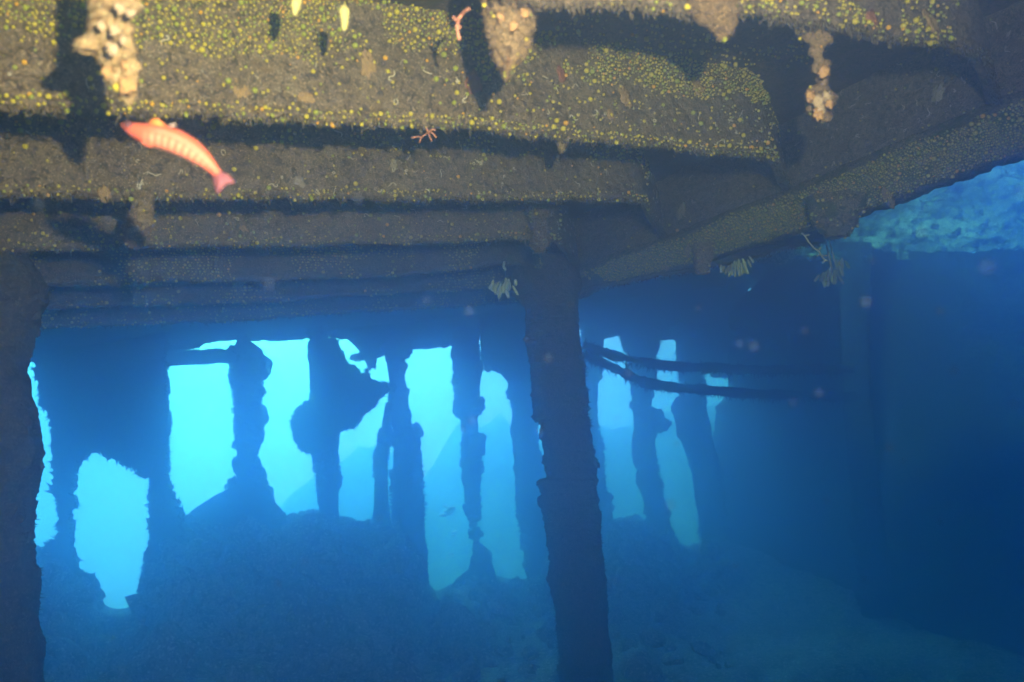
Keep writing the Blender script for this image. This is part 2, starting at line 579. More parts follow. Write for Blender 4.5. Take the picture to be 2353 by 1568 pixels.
def ceiling():
    lift = 0.62
    h = 0.683 + WEB_H - 0.01
    bs = np.arange(-5.5, 8.5, 0.03)
    ls = np.arange(-6.0, 8.2, 0.03)
    Bg, Lg = np.meshgrid(bs, ls, indexing="ij")
    pos = CAM + UP * h + Bg[..., None] * BDIR + Lg[..., None] * LDIR
    pos = pos + UP * (0.018 * fbm(pos, 4, 3, 40) + 0.014 * fbm(pos, 19, 3, 41))[..., None]
    hole = hatch_hole(pos)
    mb = MB()
    nu, nv = pos.shape[:2]
    idx = np.arange(nu * nv).reshape(nu, nv)
    q = np.stack([idx[:-1, :-1], idx[1:, :-1], idx[1:, 1:], idx[:-1, 1:]], -1).reshape(-1, 4)
    keep = ~hole.reshape(-1)[q].any(axis=1)
    q = q[keep]
    top = pos + UP * 0.04
    mb.add(pos, q.tolist())
    mb.add(top, q[:, ::-1].tolist())
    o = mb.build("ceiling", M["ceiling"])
    tag(o, kind="structure")
    surfaces["ceiling"] = (pos, grid_normals(pos), None)


ceiling()

def girder():
    n = 420
    A, B = interp(GA, n), interp(GB, n)
    dA = deck_depth(A[:, 0], A[:, 1])
    a = PX(A[:, 0], A[:, 1], dA)
    b = PX(B[:, 0], B[:, 1], dA * np.linspace(0.985, 0.985, n))
    a = a + UP * (0.008 * fbm(a, 12, 3, 60))[:, None]
    b = b + UP * (0.020 * fbm(b, 5, 3, 61) + 0.012 * fbm(b, 25, 3, 62))[:, None]
    tan = np.gradient(a, axis=0); tan /= np.linalg.norm(tan, axis=1)[:, None]
    nrm = np.cross(tan, UP); nrm /= np.linalg.norm(nrm, axis=1)[:, None]
    if nrm[:, 0].mean() > 0:
        nrm = -nrm                              # towards the left, where the camera is
    root = bpy.data.objects.new("deck_girder", None)
    root.location = a[n // 2]
    col.objects.link(root)
    tag(root, "long girder running from the right edge to the pillar head, studded with yellow corals", "girder", kind="thing")
    bpy.context.view_layer.update()
    # web
    hs = np.linspace(0, 1, 30)
    back = a - nrm * 0.05
    pos = a[:, None, :] * (1 - hs)[None, :, None] + (back + UP * WEB_H)[:, None, :] * hs[None, :, None]
    pos = pos + nrm[:, None, :] * (0.012 * fbm(pos, 8, 3, 63) + 0.006 * fbm(pos, 40, 3, 64))[..., None]
    mb = MB(); mb.grid(pos)
    mb.grid(pos - nrm[:, None, :] * 0.05, flip=True)
    mb.build("web", M["girder"], root)
    surfaces["gweb"] = (pos, grid_normals(pos), None)
    # flange: a thick bulged strip from a to b
    m = 26
    vs = np.linspace(0, 1, m)
    pos2 = a[:, None, :] * (1 - vs)[None, :, None] + b[:, None, :] * vs[None, :, None]
    out = np.cross(np.gradient(a, axis=0), b - a); out /= np.linalg.norm(out, axis=1)[:, None]
    if ((CAM - a) * out).sum() < 0: out = -out
    bul = np.sin(vs * math.pi) * 0.03 + 0.012
    pos2 = pos2 + out[:, None, :] * bul[None, :, None]
    pos2 = pos2 + out[:, None, :] * (0.014 * fbm(pos2, 12, 3, 65) + 0.010 * fbm(pos2, 45, 3, 66))[..., None]
    pos2[:, -1] += (b - a) * 0.0
    bk = pos2[:, ::-1] - out[:, None, :] * (0.06 + bul[::-1])[None, :, None]
    mb = MB(); mb.grid(np.concatenate([pos2, bk], axis=1), wrap_v=True)
    fringe(mb, pos2[:, -1], 900, 0.025, 0.004, seed=67)
    mb.build("flange", M["flange"], root)
    surfaces["gflange"] = (pos2, grid_normals(pos2), None)
    # small triangular doubler hanging from the flange edge
    return root


GIRDER = girder()


# ------------------------------------------------------------------ posts and plates
def post(name, label, cat, rows, d, mat="frame", aspect=0.45, seed=0, rag=0.05, step=3.0, sides=28, tufts=1400, tl=0.055, group=None, key=None, fr=5.0, knobs=70):
    """A growth-covered upright given by rows (y, left, right) in view pixels at depth d (number or (top, bottom))."""
    a = np.array(rows, float)
    ys = np.arange(a[0, 0], a[-1, 0], step)
    l = np.interp(ys, a[:, 0], a[:, 1]); r = np.interp(ys, a[:, 0], a[:, 2])
    dd = np.full_like(ys, d) if np.isscalar(d) else np.interp(ys, [ys[0], ys[-1]], d)
    c = PX((l + r) / 2, ys, dd)
    hw = (r - l) / 2 / FPX * dd
    dep = np.minimum(hw, 0.35) * aspect
    th = np.arange(sides) * 2 * math.pi / sides
    # slightly boxy section
    ct, st = np.cos(th), np.sin(th)
    bx = np.sign(ct) * np.abs(ct) ** 0.7
    by = np.sign(st) * np.abs(st) ** 0.7
    pos = c[:, None, :] + np.stack([hw[:, None] * bx[None, :], dep[:, None] * by[None, :], np.zeros((len(ys), sides))], -1)
    rad = pos - c[:, None, :]
    ln = np.linalg.norm(rad, axis=-1, keepdims=True) + 1e-9
    nz = fbm(pos, fr * 0.5, 6, seed, 0.72) * rag * 2.0
    pos = pos + rad / ln * nz[..., None]
    mb = MB()
    mb.grid(pos, wrap_v=True)
    g = np.random.default_rng(seed + 200)
    for _ in range(knobs):                       # clumps of growth breaking the outline
        i = g.integers(0, len(ys)); j = (int(g.choice([0, sides // 2])) + int(g.integers(-4, 5))) % sides
        if fbm(pos[i, j][None], 1.5, 2, seed + 31)[0] < -0.1: continue
        r = tl * g.lognormal(-0.35, 0.45)
        mb.blob(pos[i, j] - rad[i, j] / ln[i, j] * r * 0.35, r, r * 0.8, r * g.uniform(0.7, 1.5), amp=0.7, freq=2.2, seed=int(g.integers(999)), sub=3)
    o = mb.build(name, M[mat])
    tag(o, label, cat, group, "thing")
    if tufts:
        g = np.random.default_rng(seed + 100)
        fb = MB()
        for _ in range(tufts):
            i = g.integers(0, len(ys)); j = g.integers(0, sides)
            if g.random() < 0.6:
                j = int(g.choice([0, sides // 2])) + int(g.integers(-2, 3))
                j %= sides
            b = pos[i, j]
            n = rad[i, j] / ln[i, j]
            big = float(np.clip(0.45 + 2.2 * fbm(b[None], 1.8, 2, seed + 71)[0], 0.12, 1.5))
            dv = n + g.normal(0, 0.5, 3); dv /= np.linalg.norm(dv)
            fb.spike(b - n * 0.01, b + dv * tl * big * g.uniform(0.25, 1.0), tl * 0.26 * min(1, big) * g.uniform(0.5, 1.3))
        f = fb.build("turf_fringe", M[mat], o)
        tag(f, kind="stuff")
    if key:
        surfaces[key] = (pos, grid_normals(pos), None)
    return o


def jagged(pts, amp, step, seed):
    """Closed outline resampled with ragged offsets (view pixels)."""
    a = interp(list(pts) + [pts[0]], step=step)[:-1]
    t = np.roll(a, -1, 0) - np.roll(a, 1, 0)
    n = np.stack([t[:, 1], -t[:, 0]], 1); n /= np.linalg.norm(n, axis=1)[:, None] + 1e-9
    q = np.concatenate([a, np.zeros((len(a), 1))], 1)
    off = fbm(q, 1 / 28.0, 4, seed, 0.7) * amp * 1.5 + fbm(q, 1 / 8.0, 2, seed + 2) * amp * 1.1
    return a + n * off[:, None]


def plate(name, label, cat, outline, dfun, thick, mat="frame", amp=5, step=3.0, seed=0, tufts=250, tl=0.06, group=None, kind="thing"):
    """A corroded plate: ragged outline at the depth dfun(x, y), real thickness along +Y, pitted face."""
    o2 = jagged(outline, amp, step, seed)
    from mathutils.geometry import tessellate_polygon, delaunay_2d_cdt
    x0, y0 = o2.min(0); x1, y1 = o2.max(0)
    # interior points so that the face can be pitted
    gx, gy = np.meshgrid(np.arange(x0, x1, step * 4), np.arange(y0, y1, step * 4))
    inner = np.stack([gx.ravel(), gy.ravel()], 1) + np.random.default_rng(seed).normal(0, step * 0.6, (gx.size, 2))
    inside = np.zeros(len(inner), bool)
    j = len(o2) - 1
    for i in range(len(o2)):
        xi, yi = o2[i]; xj, yj = o2[j]
        c = ((yi > inner[:, 1]) != (yj > inner[:, 1])) & (inner[:, 0] < (xj - xi) * (inner[:, 1] - yi) / (yj - yi + 1e-12) + xi)
        inside ^= c
        j = i
    inner = inner[inside]
    nb = len(o2)
    allp = [Vector(p) for p in o2] + [Vector(p) for p in inner]
    v2, _, f2, _, _, _ = delaunay_2d_cdt(allp, [], [list(range(nb))], 1, 1e-6)
    v2 = np.array([v[:] for v in v2])
    w = PX(v2[:, 0], v2[:, 1], dfun(v2[:, 0], v2[:, 1]))
    front = w + np.array([0, -1.0, 0]) * (thick * 0.25 * fbm(w, 5, 4, seed + 4))[:, None]
    back = w + np.array([0, thick, 0])
    mid = w + np.array([0, thick * 0.5, 0])
    nv = len(v2)
    mb = MB()
    f2 = [tuple(f) for f in f2]
    mb.add(np.concatenate([front, back]), f2 + [tuple(nv + i for i in f[::-1]) for f in f2])
    # rim
    from collections import Counter
    ec = Counter()
    for f in f2:
        for k in range(len(f)):
            ec[tuple(sorted((f[k], f[(k + 1) % len(f)])))] += 1
    rim = [e for e, c in ec.items() if c == 1]
    mb.f.extend([(a, b, nv + b, nv + a) for a, b in rim])
    o = mb.build(name, M[mat], smooth=False)
    tag(o, label, cat, group, kind)
    if tufts and rim:
        g = np.random.default_rng(seed + 50)
        fb = MB()
        cen = w.mean(0)
        for _ in range(tufts):
            a, b = rim[g.integers(0, len(rim))]
            p = front[a] * 0.5 + front[b] * 0.5 + np.array([0, thick * g.random(), 0])
            e = w[b] - w[a]
            n = np.cross(e, [0, 1, 0]); n /= np.linalg.norm(n) + 1e-9
            if g.random() < 0.5: n = -n
            dv = n + g.normal(0, 0.4, 3); dv /= np.linalg.norm(dv)
            fb.spike(p - dv * 0.01, p + dv * tl * g.uniform(0.2, 1), tl * 0.26 * g.uniform(0.5, 1.3))
        f = fb.build("turf_fringe", M[mat], o)
        tag(f, kind="stuff")
    return o


def far_d(x, y=None):
    """Depth of the side of the wreck with the openings: nearer on the left."""
    return np.interp(x, [0, 400, 800, 1200, 1700], [6.0, 6.6, 7.4, 8.2, 9.4])


# near uprights
post("pillar", "tall dark growth-covered pillar standing in the middle of the picture", "pillar",
     [(600, 1150, 1330), (640, 1165, 1335), (660, 1175, 1335), (690, 1195, 1330), (720, 1207, 1328), (745, 1212, 1328), (780, 1214, 1330), (830, 1218, 1335), (900, 1222, 1346), (930, 1224, 1350),
      (962, 1228, 1352), (972, 1248, 1354), (1000, 1250, 1358), (1080, 1255, 1365), (1098, 1257, 1366), (1104, 1243, 1368), (1170, 1250, 1375), (1240, 1260, 1380), (1330, 1266, 1385), (1380, 1270, 1393),
      (1450, 1280, 1400), (1500, 1285, 1404), (1568, 1290, 1413), (1700, 1305, 1432)],
     4.3, "pillar", 0.7, 21, 0.028, 2.0, 48, 1600, 0.022, key="pillar", fr=9)
post("pillar", "blurred dark upright filling the left edge of the picture", "pillar",
     [(430, -220, 10), (560, -220, 40), (600, -220, 60), (660, -220, 92), (700, -220, 96), (760, -220, 82), (830, -220, 66), (850, -220, 60), (900, -220, 64), (960, -220, 70), (1050, -220, 76),
      (1080, -220, 78), (1110, -220, 70), (1150, -220, 62), (1170, -220, 66), (1220, -220, 62), (1290, -220, 66), (1320, -220, 85), (1400, -220, 86), (1568, -220, 92), (1760, -220, 100)],
     2.4, "frame", 0.5, 22, 0.022, 3.0, 48, 700, 0.02, fr=9)

FR = "frames of the wreck's open side"
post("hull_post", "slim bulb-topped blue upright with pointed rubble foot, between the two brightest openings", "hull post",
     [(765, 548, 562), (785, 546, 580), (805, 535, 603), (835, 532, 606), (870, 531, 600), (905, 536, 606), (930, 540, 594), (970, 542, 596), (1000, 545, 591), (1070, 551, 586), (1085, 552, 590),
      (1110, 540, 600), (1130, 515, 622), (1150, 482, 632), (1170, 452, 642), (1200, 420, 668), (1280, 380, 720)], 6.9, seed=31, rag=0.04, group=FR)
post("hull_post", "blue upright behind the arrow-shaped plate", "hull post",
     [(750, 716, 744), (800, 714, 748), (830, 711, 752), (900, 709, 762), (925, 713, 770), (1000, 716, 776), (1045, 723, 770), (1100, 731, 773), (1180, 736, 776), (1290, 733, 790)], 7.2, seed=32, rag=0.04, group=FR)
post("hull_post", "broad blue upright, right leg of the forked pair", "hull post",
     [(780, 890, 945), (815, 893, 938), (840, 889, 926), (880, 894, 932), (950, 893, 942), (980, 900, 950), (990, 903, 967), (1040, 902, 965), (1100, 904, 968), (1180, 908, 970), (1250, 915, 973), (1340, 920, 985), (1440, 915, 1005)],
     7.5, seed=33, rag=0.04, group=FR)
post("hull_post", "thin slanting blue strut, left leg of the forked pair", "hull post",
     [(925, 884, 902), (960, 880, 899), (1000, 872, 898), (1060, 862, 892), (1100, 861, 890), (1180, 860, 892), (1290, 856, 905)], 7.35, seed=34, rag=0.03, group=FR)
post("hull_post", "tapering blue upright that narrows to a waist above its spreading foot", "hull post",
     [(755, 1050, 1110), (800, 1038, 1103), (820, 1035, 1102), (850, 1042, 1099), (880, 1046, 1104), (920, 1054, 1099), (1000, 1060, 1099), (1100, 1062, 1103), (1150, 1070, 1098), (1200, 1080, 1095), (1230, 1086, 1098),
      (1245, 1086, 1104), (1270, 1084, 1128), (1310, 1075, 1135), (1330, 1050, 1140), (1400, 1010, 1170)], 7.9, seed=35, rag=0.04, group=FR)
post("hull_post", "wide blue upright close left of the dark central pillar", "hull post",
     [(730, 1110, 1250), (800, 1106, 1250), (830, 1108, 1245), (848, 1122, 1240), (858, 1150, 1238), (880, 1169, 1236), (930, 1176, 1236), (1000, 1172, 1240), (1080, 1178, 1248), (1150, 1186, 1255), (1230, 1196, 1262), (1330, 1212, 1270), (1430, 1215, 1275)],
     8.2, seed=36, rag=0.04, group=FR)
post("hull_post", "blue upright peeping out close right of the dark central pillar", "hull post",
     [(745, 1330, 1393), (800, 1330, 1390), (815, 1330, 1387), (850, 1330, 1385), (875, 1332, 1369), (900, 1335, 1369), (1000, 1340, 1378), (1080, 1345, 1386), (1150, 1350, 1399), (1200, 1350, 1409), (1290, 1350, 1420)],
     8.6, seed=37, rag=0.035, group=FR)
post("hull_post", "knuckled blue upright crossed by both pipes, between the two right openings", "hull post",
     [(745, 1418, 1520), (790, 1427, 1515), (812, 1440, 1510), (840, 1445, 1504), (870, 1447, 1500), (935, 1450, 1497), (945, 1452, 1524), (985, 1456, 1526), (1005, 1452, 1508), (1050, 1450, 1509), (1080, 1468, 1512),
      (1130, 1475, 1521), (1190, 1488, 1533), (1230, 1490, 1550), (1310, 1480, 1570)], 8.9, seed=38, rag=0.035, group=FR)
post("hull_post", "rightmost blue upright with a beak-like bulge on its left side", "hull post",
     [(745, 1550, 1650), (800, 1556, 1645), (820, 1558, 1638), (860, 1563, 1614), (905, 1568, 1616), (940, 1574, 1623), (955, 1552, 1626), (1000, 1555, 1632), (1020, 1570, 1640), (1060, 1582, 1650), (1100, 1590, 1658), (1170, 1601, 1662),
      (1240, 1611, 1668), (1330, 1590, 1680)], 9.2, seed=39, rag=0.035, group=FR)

PL = "plates of the wreck's open side"
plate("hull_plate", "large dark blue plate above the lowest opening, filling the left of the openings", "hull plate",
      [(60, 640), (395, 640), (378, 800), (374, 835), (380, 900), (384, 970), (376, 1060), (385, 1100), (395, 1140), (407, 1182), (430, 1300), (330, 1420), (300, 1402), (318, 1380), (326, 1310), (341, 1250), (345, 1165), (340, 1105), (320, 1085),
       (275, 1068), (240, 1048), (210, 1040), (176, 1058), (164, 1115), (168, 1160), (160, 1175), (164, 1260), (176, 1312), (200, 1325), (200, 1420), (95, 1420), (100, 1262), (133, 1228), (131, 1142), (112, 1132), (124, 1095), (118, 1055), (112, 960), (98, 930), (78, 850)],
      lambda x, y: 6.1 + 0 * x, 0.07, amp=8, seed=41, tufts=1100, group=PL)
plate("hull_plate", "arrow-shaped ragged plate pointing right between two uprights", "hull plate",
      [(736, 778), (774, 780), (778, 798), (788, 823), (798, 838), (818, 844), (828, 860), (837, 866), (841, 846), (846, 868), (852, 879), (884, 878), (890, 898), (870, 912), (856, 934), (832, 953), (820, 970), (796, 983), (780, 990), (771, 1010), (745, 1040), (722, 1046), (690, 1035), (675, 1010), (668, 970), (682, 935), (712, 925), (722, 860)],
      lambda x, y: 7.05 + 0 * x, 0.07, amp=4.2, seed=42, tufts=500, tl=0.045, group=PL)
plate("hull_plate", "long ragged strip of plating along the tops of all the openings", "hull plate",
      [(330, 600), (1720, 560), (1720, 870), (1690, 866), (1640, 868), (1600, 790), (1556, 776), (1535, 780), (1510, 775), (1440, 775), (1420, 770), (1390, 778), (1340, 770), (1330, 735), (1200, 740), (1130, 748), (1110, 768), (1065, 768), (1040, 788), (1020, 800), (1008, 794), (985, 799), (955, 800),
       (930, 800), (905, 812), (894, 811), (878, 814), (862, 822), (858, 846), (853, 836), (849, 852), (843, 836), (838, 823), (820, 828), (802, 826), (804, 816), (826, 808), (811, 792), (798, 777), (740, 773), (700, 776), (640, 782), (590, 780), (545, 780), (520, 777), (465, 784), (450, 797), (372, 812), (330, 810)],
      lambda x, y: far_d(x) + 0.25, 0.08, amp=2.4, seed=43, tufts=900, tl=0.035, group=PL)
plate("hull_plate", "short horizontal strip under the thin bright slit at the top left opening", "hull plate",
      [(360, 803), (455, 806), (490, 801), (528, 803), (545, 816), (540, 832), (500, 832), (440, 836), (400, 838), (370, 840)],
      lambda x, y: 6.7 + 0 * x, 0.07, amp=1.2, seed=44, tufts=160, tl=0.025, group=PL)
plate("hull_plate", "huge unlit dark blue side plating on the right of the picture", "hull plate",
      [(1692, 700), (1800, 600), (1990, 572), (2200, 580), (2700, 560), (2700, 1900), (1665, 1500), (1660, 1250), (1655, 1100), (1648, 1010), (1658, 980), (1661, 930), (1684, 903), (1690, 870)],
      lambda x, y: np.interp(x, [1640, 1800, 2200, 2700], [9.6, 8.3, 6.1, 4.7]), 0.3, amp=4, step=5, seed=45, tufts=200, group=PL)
post("hull_post", "faint ghostly upright on the dark right side plating", "hull post",
     [(560, 1930, 2000), (900, 1935, 1995), (1200, 1960, 2030), (1500, 1990, 2080), (1700, 2000, 2100)], 6.9, seed=46, rag=0.012, group=FR, tufts=80)

# two crusted pipes crossing the right openings
for lab, pts in (("upper of two dark crusted pipes crossing the right openings", [(1340, 790), (1390, 808), (1450, 828), (1520, 840), (1620, 843), (1750, 850), (1960, 848)]),
                 ("lower of two dark crusted pipes crossing the right openings", [(1340, 812), (1390, 834), (1440, 860), (1490, 884), (1600, 893), (1720, 906), (1965, 912)])):
    q = interp(pts, step=4)
    w = PX(q[:, 0], q[:, 1], np.interp(q[:, 0], [1340, 1960], [6.1, 6.5]))
    for _ in range(14): w[1:-1] = (w[:-2] + w[1:-1] * 2 + w[2:]) / 4
    mb = MB()
    rr = 0.036 * (1 + 0.7 * fbm(w, 9, 4, 47, 0.65))
    w2 = w + np.array([0, 0, 0.02]) * fbm(w, 3, 2, 46)[:, None]
    mb.tube(w2, rr, 10)
    fringe(mb, w + np.array([0, 0, -0.025]), 260, 0.07, 0.010, down=np.array([0, 0, -1.0]), seed=48)
    fringe(mb, w + np.array([0, 0, 0.02]), 100, 0.045, 0.008, down=np.array([0, 0, 1.0]), seed=49)
    tag(mb.build("pipe", M["pipe"]), lab, "pipe", "crusted pipes", "thing")

# ------------------------------------------------------------------ seabed inside, reef outside
SILL = np.array([(-300, 1270), (60, 1258), (110, 1262), (150, 1290), (176, 1318), (215, 1328), (232, 1392), (262, 1406), (300, 1402), (340, 1330), (400, 1200), (430, 1190), (470, 1200), (560, 1215), (640, 1205), (662, 1188), (700, 1180), (735, 1180),
                 (800, 1195), (860, 1200), (905, 1190), (940, 1250), (985, 1345), (1002, 1362), (1036, 1346), (1085, 1318), (1135, 1322), (1165, 1332), (1210, 1332), (1300, 1260), (1380, 1200), (1408, 1196), (1432, 1190), (1450, 1184), (1490, 1196),
                 (1530, 1215), (1560, 1252), (1590, 1259), (1612, 1245), (1660, 1240), (1900, 1250), (2700, 1300)], float)


def seabed():
    # crest of the rubble bank in world coordinates
    cd = far_d(SILL[:, 0]) + 0.15
    crest = PX(SILL[:, 0], SILL[:, 1], cd)
    xs = np.arange(-7, 8, 0.035)
    ys = np.concatenate([np.arange(-3, 2.5, 0.15), np.arange(2.5, 12.5, 0.045)])
    X, Y = np.meshgrid(xs, ys, indexing="ij")
    bear = crest[:, 0] / crest[:, 1]
    cy = np.interp(X / np.maximum(Y, 2.0), bear, crest[:, 1]); cz = np.interp(X / np.maximum(Y, 2.0), bear, crest[:, 2])
    base = 0.08 + 0.03 * (Y - 4)
    t = np.clip((Y - (cy - 3.2)) / 3.2, 0, 1)
    up = t * t * (3 - 2 * t)
    back = np.clip((Y - cy) / 1.6, 0, 1)
    z = base + (cz - base) * up
    z = np.where(Y > cy, cz - back * back * 1.2, z)
    q = np.stack([X, Y, np.zeros_like(X)], -1)
    fade = np.clip(np.abs(Y - cy) / 0.8, 0.12, 1)
    z = z + (0.10 * fbm(q, 1.3, 4, 70) + 0.05 * fbm(q, 6, 4, 71)) * fade
    z = z + 0.05 * np.sin(Y * 9 + X * 1.2 + 2.5 * fbm(q, 0.8, 2, 72)) * np.clip((5.5 - Y) / 2, 0, 1) * 0.6
    mb = MB(); mb.grid(np.stack([X, Y, z], -1))
    tag(mb.build("seabed", M["seabed"]), kind="structure")


seabed()


def rubble():
    """Loose rubble over the bank inside the wreck."""
    g = np.random.default_rng(75)
    from mathutils.bvhtree import BVHTree
    me = bpy.data.objects["seabed"]
    tree = BVHTree.FromPolygons([(me.matrix_world @ v.co)[:] if False else (np.array(v.co) + np.array(me.location)).tolist() for v in me.data.vertices], [p.vertices[:] for p in me.data.polygons])
    mb = MB()
    for _ in range(900):
        x = g.uniform(60, 1660); d = far_d(x) - abs(g.normal(0.0, 1.3))
        if d < 3.6: continue
        w = PX(x, 1000, d)
        hit = tree.ray_cast(Vector((w[0], w[1], 3)), Vector((0, 0, -1)))[0]
        if hit is None: continue
        r = g.lognormal(math.log(0.055), 0.5)
        if d > far_d(x) - 0.4: r = min(r, 0.05)
        F = frame_from_normal(g.normal(0, 1, 3))
        mb.blob(np.array(hit) + [0, 0, r * 0.2], r * g.uniform(0.7, 1.5), r, r * g.uniform(0.5, 0.9), rot=F, amp=0.45, freq=1.6, seed=int(g.integers(999)), sub=2)
    for x in g.uniform(60, 1660, 260):             # stones along the crest
        y = np.interp(x, SILL[:, 0], SILL[:, 1])
        r = g.uniform(0.025, 0.075)
        if 165 < x < 405: continue
        F = frame_from_normal(g.normal(0, 1, 3))
        mb.blob(PX(x, y + 12, far_d(x) + 0.05), r * g.uniform(0.8, 1.5), r, r * g.uniform(0.6, 1), rot=F, amp=0.5, freq=1.8, seed=int(g.integers(999)), sub=2)
    o = mb.build("rubble", M["seabed"], smooth=False)
    tag(o, "loose crusted rubble heaped along the foot of the openings", "rubble", kind="stuff")


rubble()


def reef():
    xs = np.arange(-14, 14, 0.1); ys = np.arange(10.5, 19.5, 0.1)
    X, Y = np.meshgrid(xs, ys, indexing="ij")
    q = np.stack([X, Y, np.zeros_like(X)], -1)
    sx, sy, sd = project(np.stack([X, Y, np.full_like(X, 1.0)], -1))
    # skyline seen through the openings, by view column
    sky = np.interp(sx, [-500, 300, 620, 660, 720, 760, 800, 860, 905, 960, 1000, 1040, 1070, 1110, 1150, 1180, 1300, 1380, 1440, 1520, 1580, 1640, 1700, 2400],
                    [1500, 1480, 1240, 1175, 1125, 1095, 1060, 1040, 1060, 1130, 1080, 1010, 980, 1000, 960, 1000, 1000, 1000, 1000, 960, 940, 940, 940, 960])
    top = CAM[2] + (1041 - sky) / FPX * 16.0
    base = -0.6
    t = np.clip((Y - 10.5) / 5.5, 0, 1)
    z = base + (top - base) * t ** 1.4 + 0.25 * fbm(q, 0.7, 4, 80) * t + 0.30 * np.abs(fbm(q, 1.9, 4, 81)) * t + 0.16 * fbm(q, 5, 4, 82, 0.7)
    z = np.where(Y > 17, z - (Y - 17) * 0.6, z)
    mb = MB(); mb.grid(np.stack([X, Y, z], -1))
    tag(mb.build("hills", M["reef"]), kind="structure")


reef()


# ------------------------------------------------------------------ sunlit coral mass above the hatch on the right
def sunlit_mass():
    root = bpy.data.objects.new("coral_bank", None)
    root.location = PX(2150, 460, 6.6)
    col.objects.link(root)
    tag(root, "sunlit turquoise coral growth glimpsed through the hatch under the right end of the girder", "coral", kind="thing")
    bpy.context.view_layer.update()
    g = np.random.default_rng(300)
    u = np.linspace(1700, 2620, 150); v = np.linspace(300, 598, 100)
    U, V = np.meshgrid(u, v, indexing="ij")
    V = V + 60 * fbm(np.stack([U, 0 * U, 0 * U], -1), 0.012, 4, 306, 0.65) * (V - 300) / 298
    d = 6.9 + (545 - V) * 0.004
    pos = PX(U, V, d)
    q = pos.copy()
    pos = pos + np.array([0.15, -1.0, 0.1]) * (0.35 * fbm(q, 1.4, 4, 301) + 0.25 * np.abs(fbm(q, 3.6, 4, 302)) + 0.10 * fbm(q, 11, 3, 303))[..., None]
    mb = MB(); mb.grid(pos)
    mb.grid(pos + np.array([0, 0.4, 0.1]), flip=True)
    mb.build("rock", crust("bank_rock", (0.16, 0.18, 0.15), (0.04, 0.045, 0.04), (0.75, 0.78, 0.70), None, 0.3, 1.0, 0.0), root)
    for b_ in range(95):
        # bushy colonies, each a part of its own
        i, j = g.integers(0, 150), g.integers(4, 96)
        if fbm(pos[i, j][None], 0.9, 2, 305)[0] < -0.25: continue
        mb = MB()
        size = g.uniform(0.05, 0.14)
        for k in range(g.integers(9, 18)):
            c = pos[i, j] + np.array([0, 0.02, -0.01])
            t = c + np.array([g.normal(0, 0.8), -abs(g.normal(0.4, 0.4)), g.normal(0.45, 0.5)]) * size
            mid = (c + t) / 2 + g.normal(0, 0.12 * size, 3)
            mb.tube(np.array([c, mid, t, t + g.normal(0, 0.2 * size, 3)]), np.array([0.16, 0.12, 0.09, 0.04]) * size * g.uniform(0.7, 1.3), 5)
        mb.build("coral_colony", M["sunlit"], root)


sunlit_mass()


# ------------------------------------------------------------------ hanging growths
def hanging(name, label, cat, prof, d, mat="lump", seed=0, rag=0.02, polyps=0, fluff=260, tl=0.012, knobs=0, group="growths hanging from the beams"):
    """A drooping clump: rows (y, left, right) in view pixels, round in section, lumpy and tufted."""
    a = np.array(prof, float)
    ys = np.linspace(a[0, 0], a[-1, 0], 70)
    l = np.interp(ys, a[:, 0], a[:, 1]); r = np.interp(ys, a[:, 0], a[:, 2])
    c = PX((l + r) / 2, ys, d)
    hw = np.maximum((r - l) / 2 / FPX * d, 0.002)
    sides = 40
    th = np.arange(sides) * 2 * math.pi / sides
    ring = np.stack([np.cos(th), 0.75 * np.sin(th), 0 * th], -1)
    pos = c[:, None, :] + hw[:, None, None] * ring[None]
    rel = ring[None] * np.ones((70, 1, 1))
    n1 = fbm(pos, 22, 4, seed, 0.6) * rag + fbm(pos, 90, 3, seed + 1, 0.6) * rag * 0.5
    n1 *= np.clip(hw / 0.02, 0.25, 1)[:, None]
    pos = pos + rel * n1[..., None] + np.array([0, 0, 1.0]) * (fbm(pos, 40, 3, seed + 2) * rag * 0.35)[..., None]
    mb = MB(); mb.grid(pos, wrap_v=True)
    s0 = (len(ys) - 1) * sides
    mb.f.append(tuple(range(s0, s0 + sides)))
    g = np.random.default_rng(seed + 7)
    for _ in range(knobs):
        i, j = g.integers(5, 68), g.integers(0, sides)
        rr = g.uniform(0.006, 0.016)
        mb.blob(pos[i, j], rr, rr, rr * 0.8, amp=0.25, seed=int(g.integers(99)))
    o = mb.build(name, M[mat])
    tag(o, label, cat, group, "thing")
    fb = MB()
    for _ in range(fluff):
        i, j = g.integers(0, 70), g.integers(0, sides)
        dv = rel[i, j] + g.normal(0, 0.6, 3) + np.array([0, 0, -0.3]); dv /= np.linalg.norm(dv)
        fb.spike(pos[i, j] - dv * 0.003, pos[i, j] + dv * tl * g.uniform(0.2, 1), tl * 0.17)
    if fluff:
        tag(fb.build("turf_fringe", M[mat], o), kind="stuff")
    surfaces["hang%d" % seed] = (pos, grid_normals(pos), None)
    return o


hanging("hanging_growth", "largest cream-coloured growth hanging above the red fish, tapering to a pale tip", "marine growth",
        [(-70, 205, 300), (0, 212, 300), (40, 215, 303), (80, 205, 306), (100, 200, 308), (130, 205, 310), (150, 216, 312), (165, 238, 313), (180, 258, 314), (205, 270, 312), (225, 280, 308), (238, 290, 302)],
        1.12, "lump", 400, 0.022, fluff=1600, tl=0.008, knobs=4)
def crust_pieces(root, mat, spots, d):
    """Encrusting animals that sit on a hanging growth as parts of it: (x, y, radius) in view pixels."""
    for k, (x, y, r) in enumerate(spots):
        mb = MB()
        rr = r / FPX * d
        mb.blob(PX(x, y, d + 0.008), rr * 1.2, rr * 0.7, rr * 1.3, amp=1.1, freq=2.6, seed=420 + k, sub=3)
        mb.build("encrusting_animal", M[mat], root)


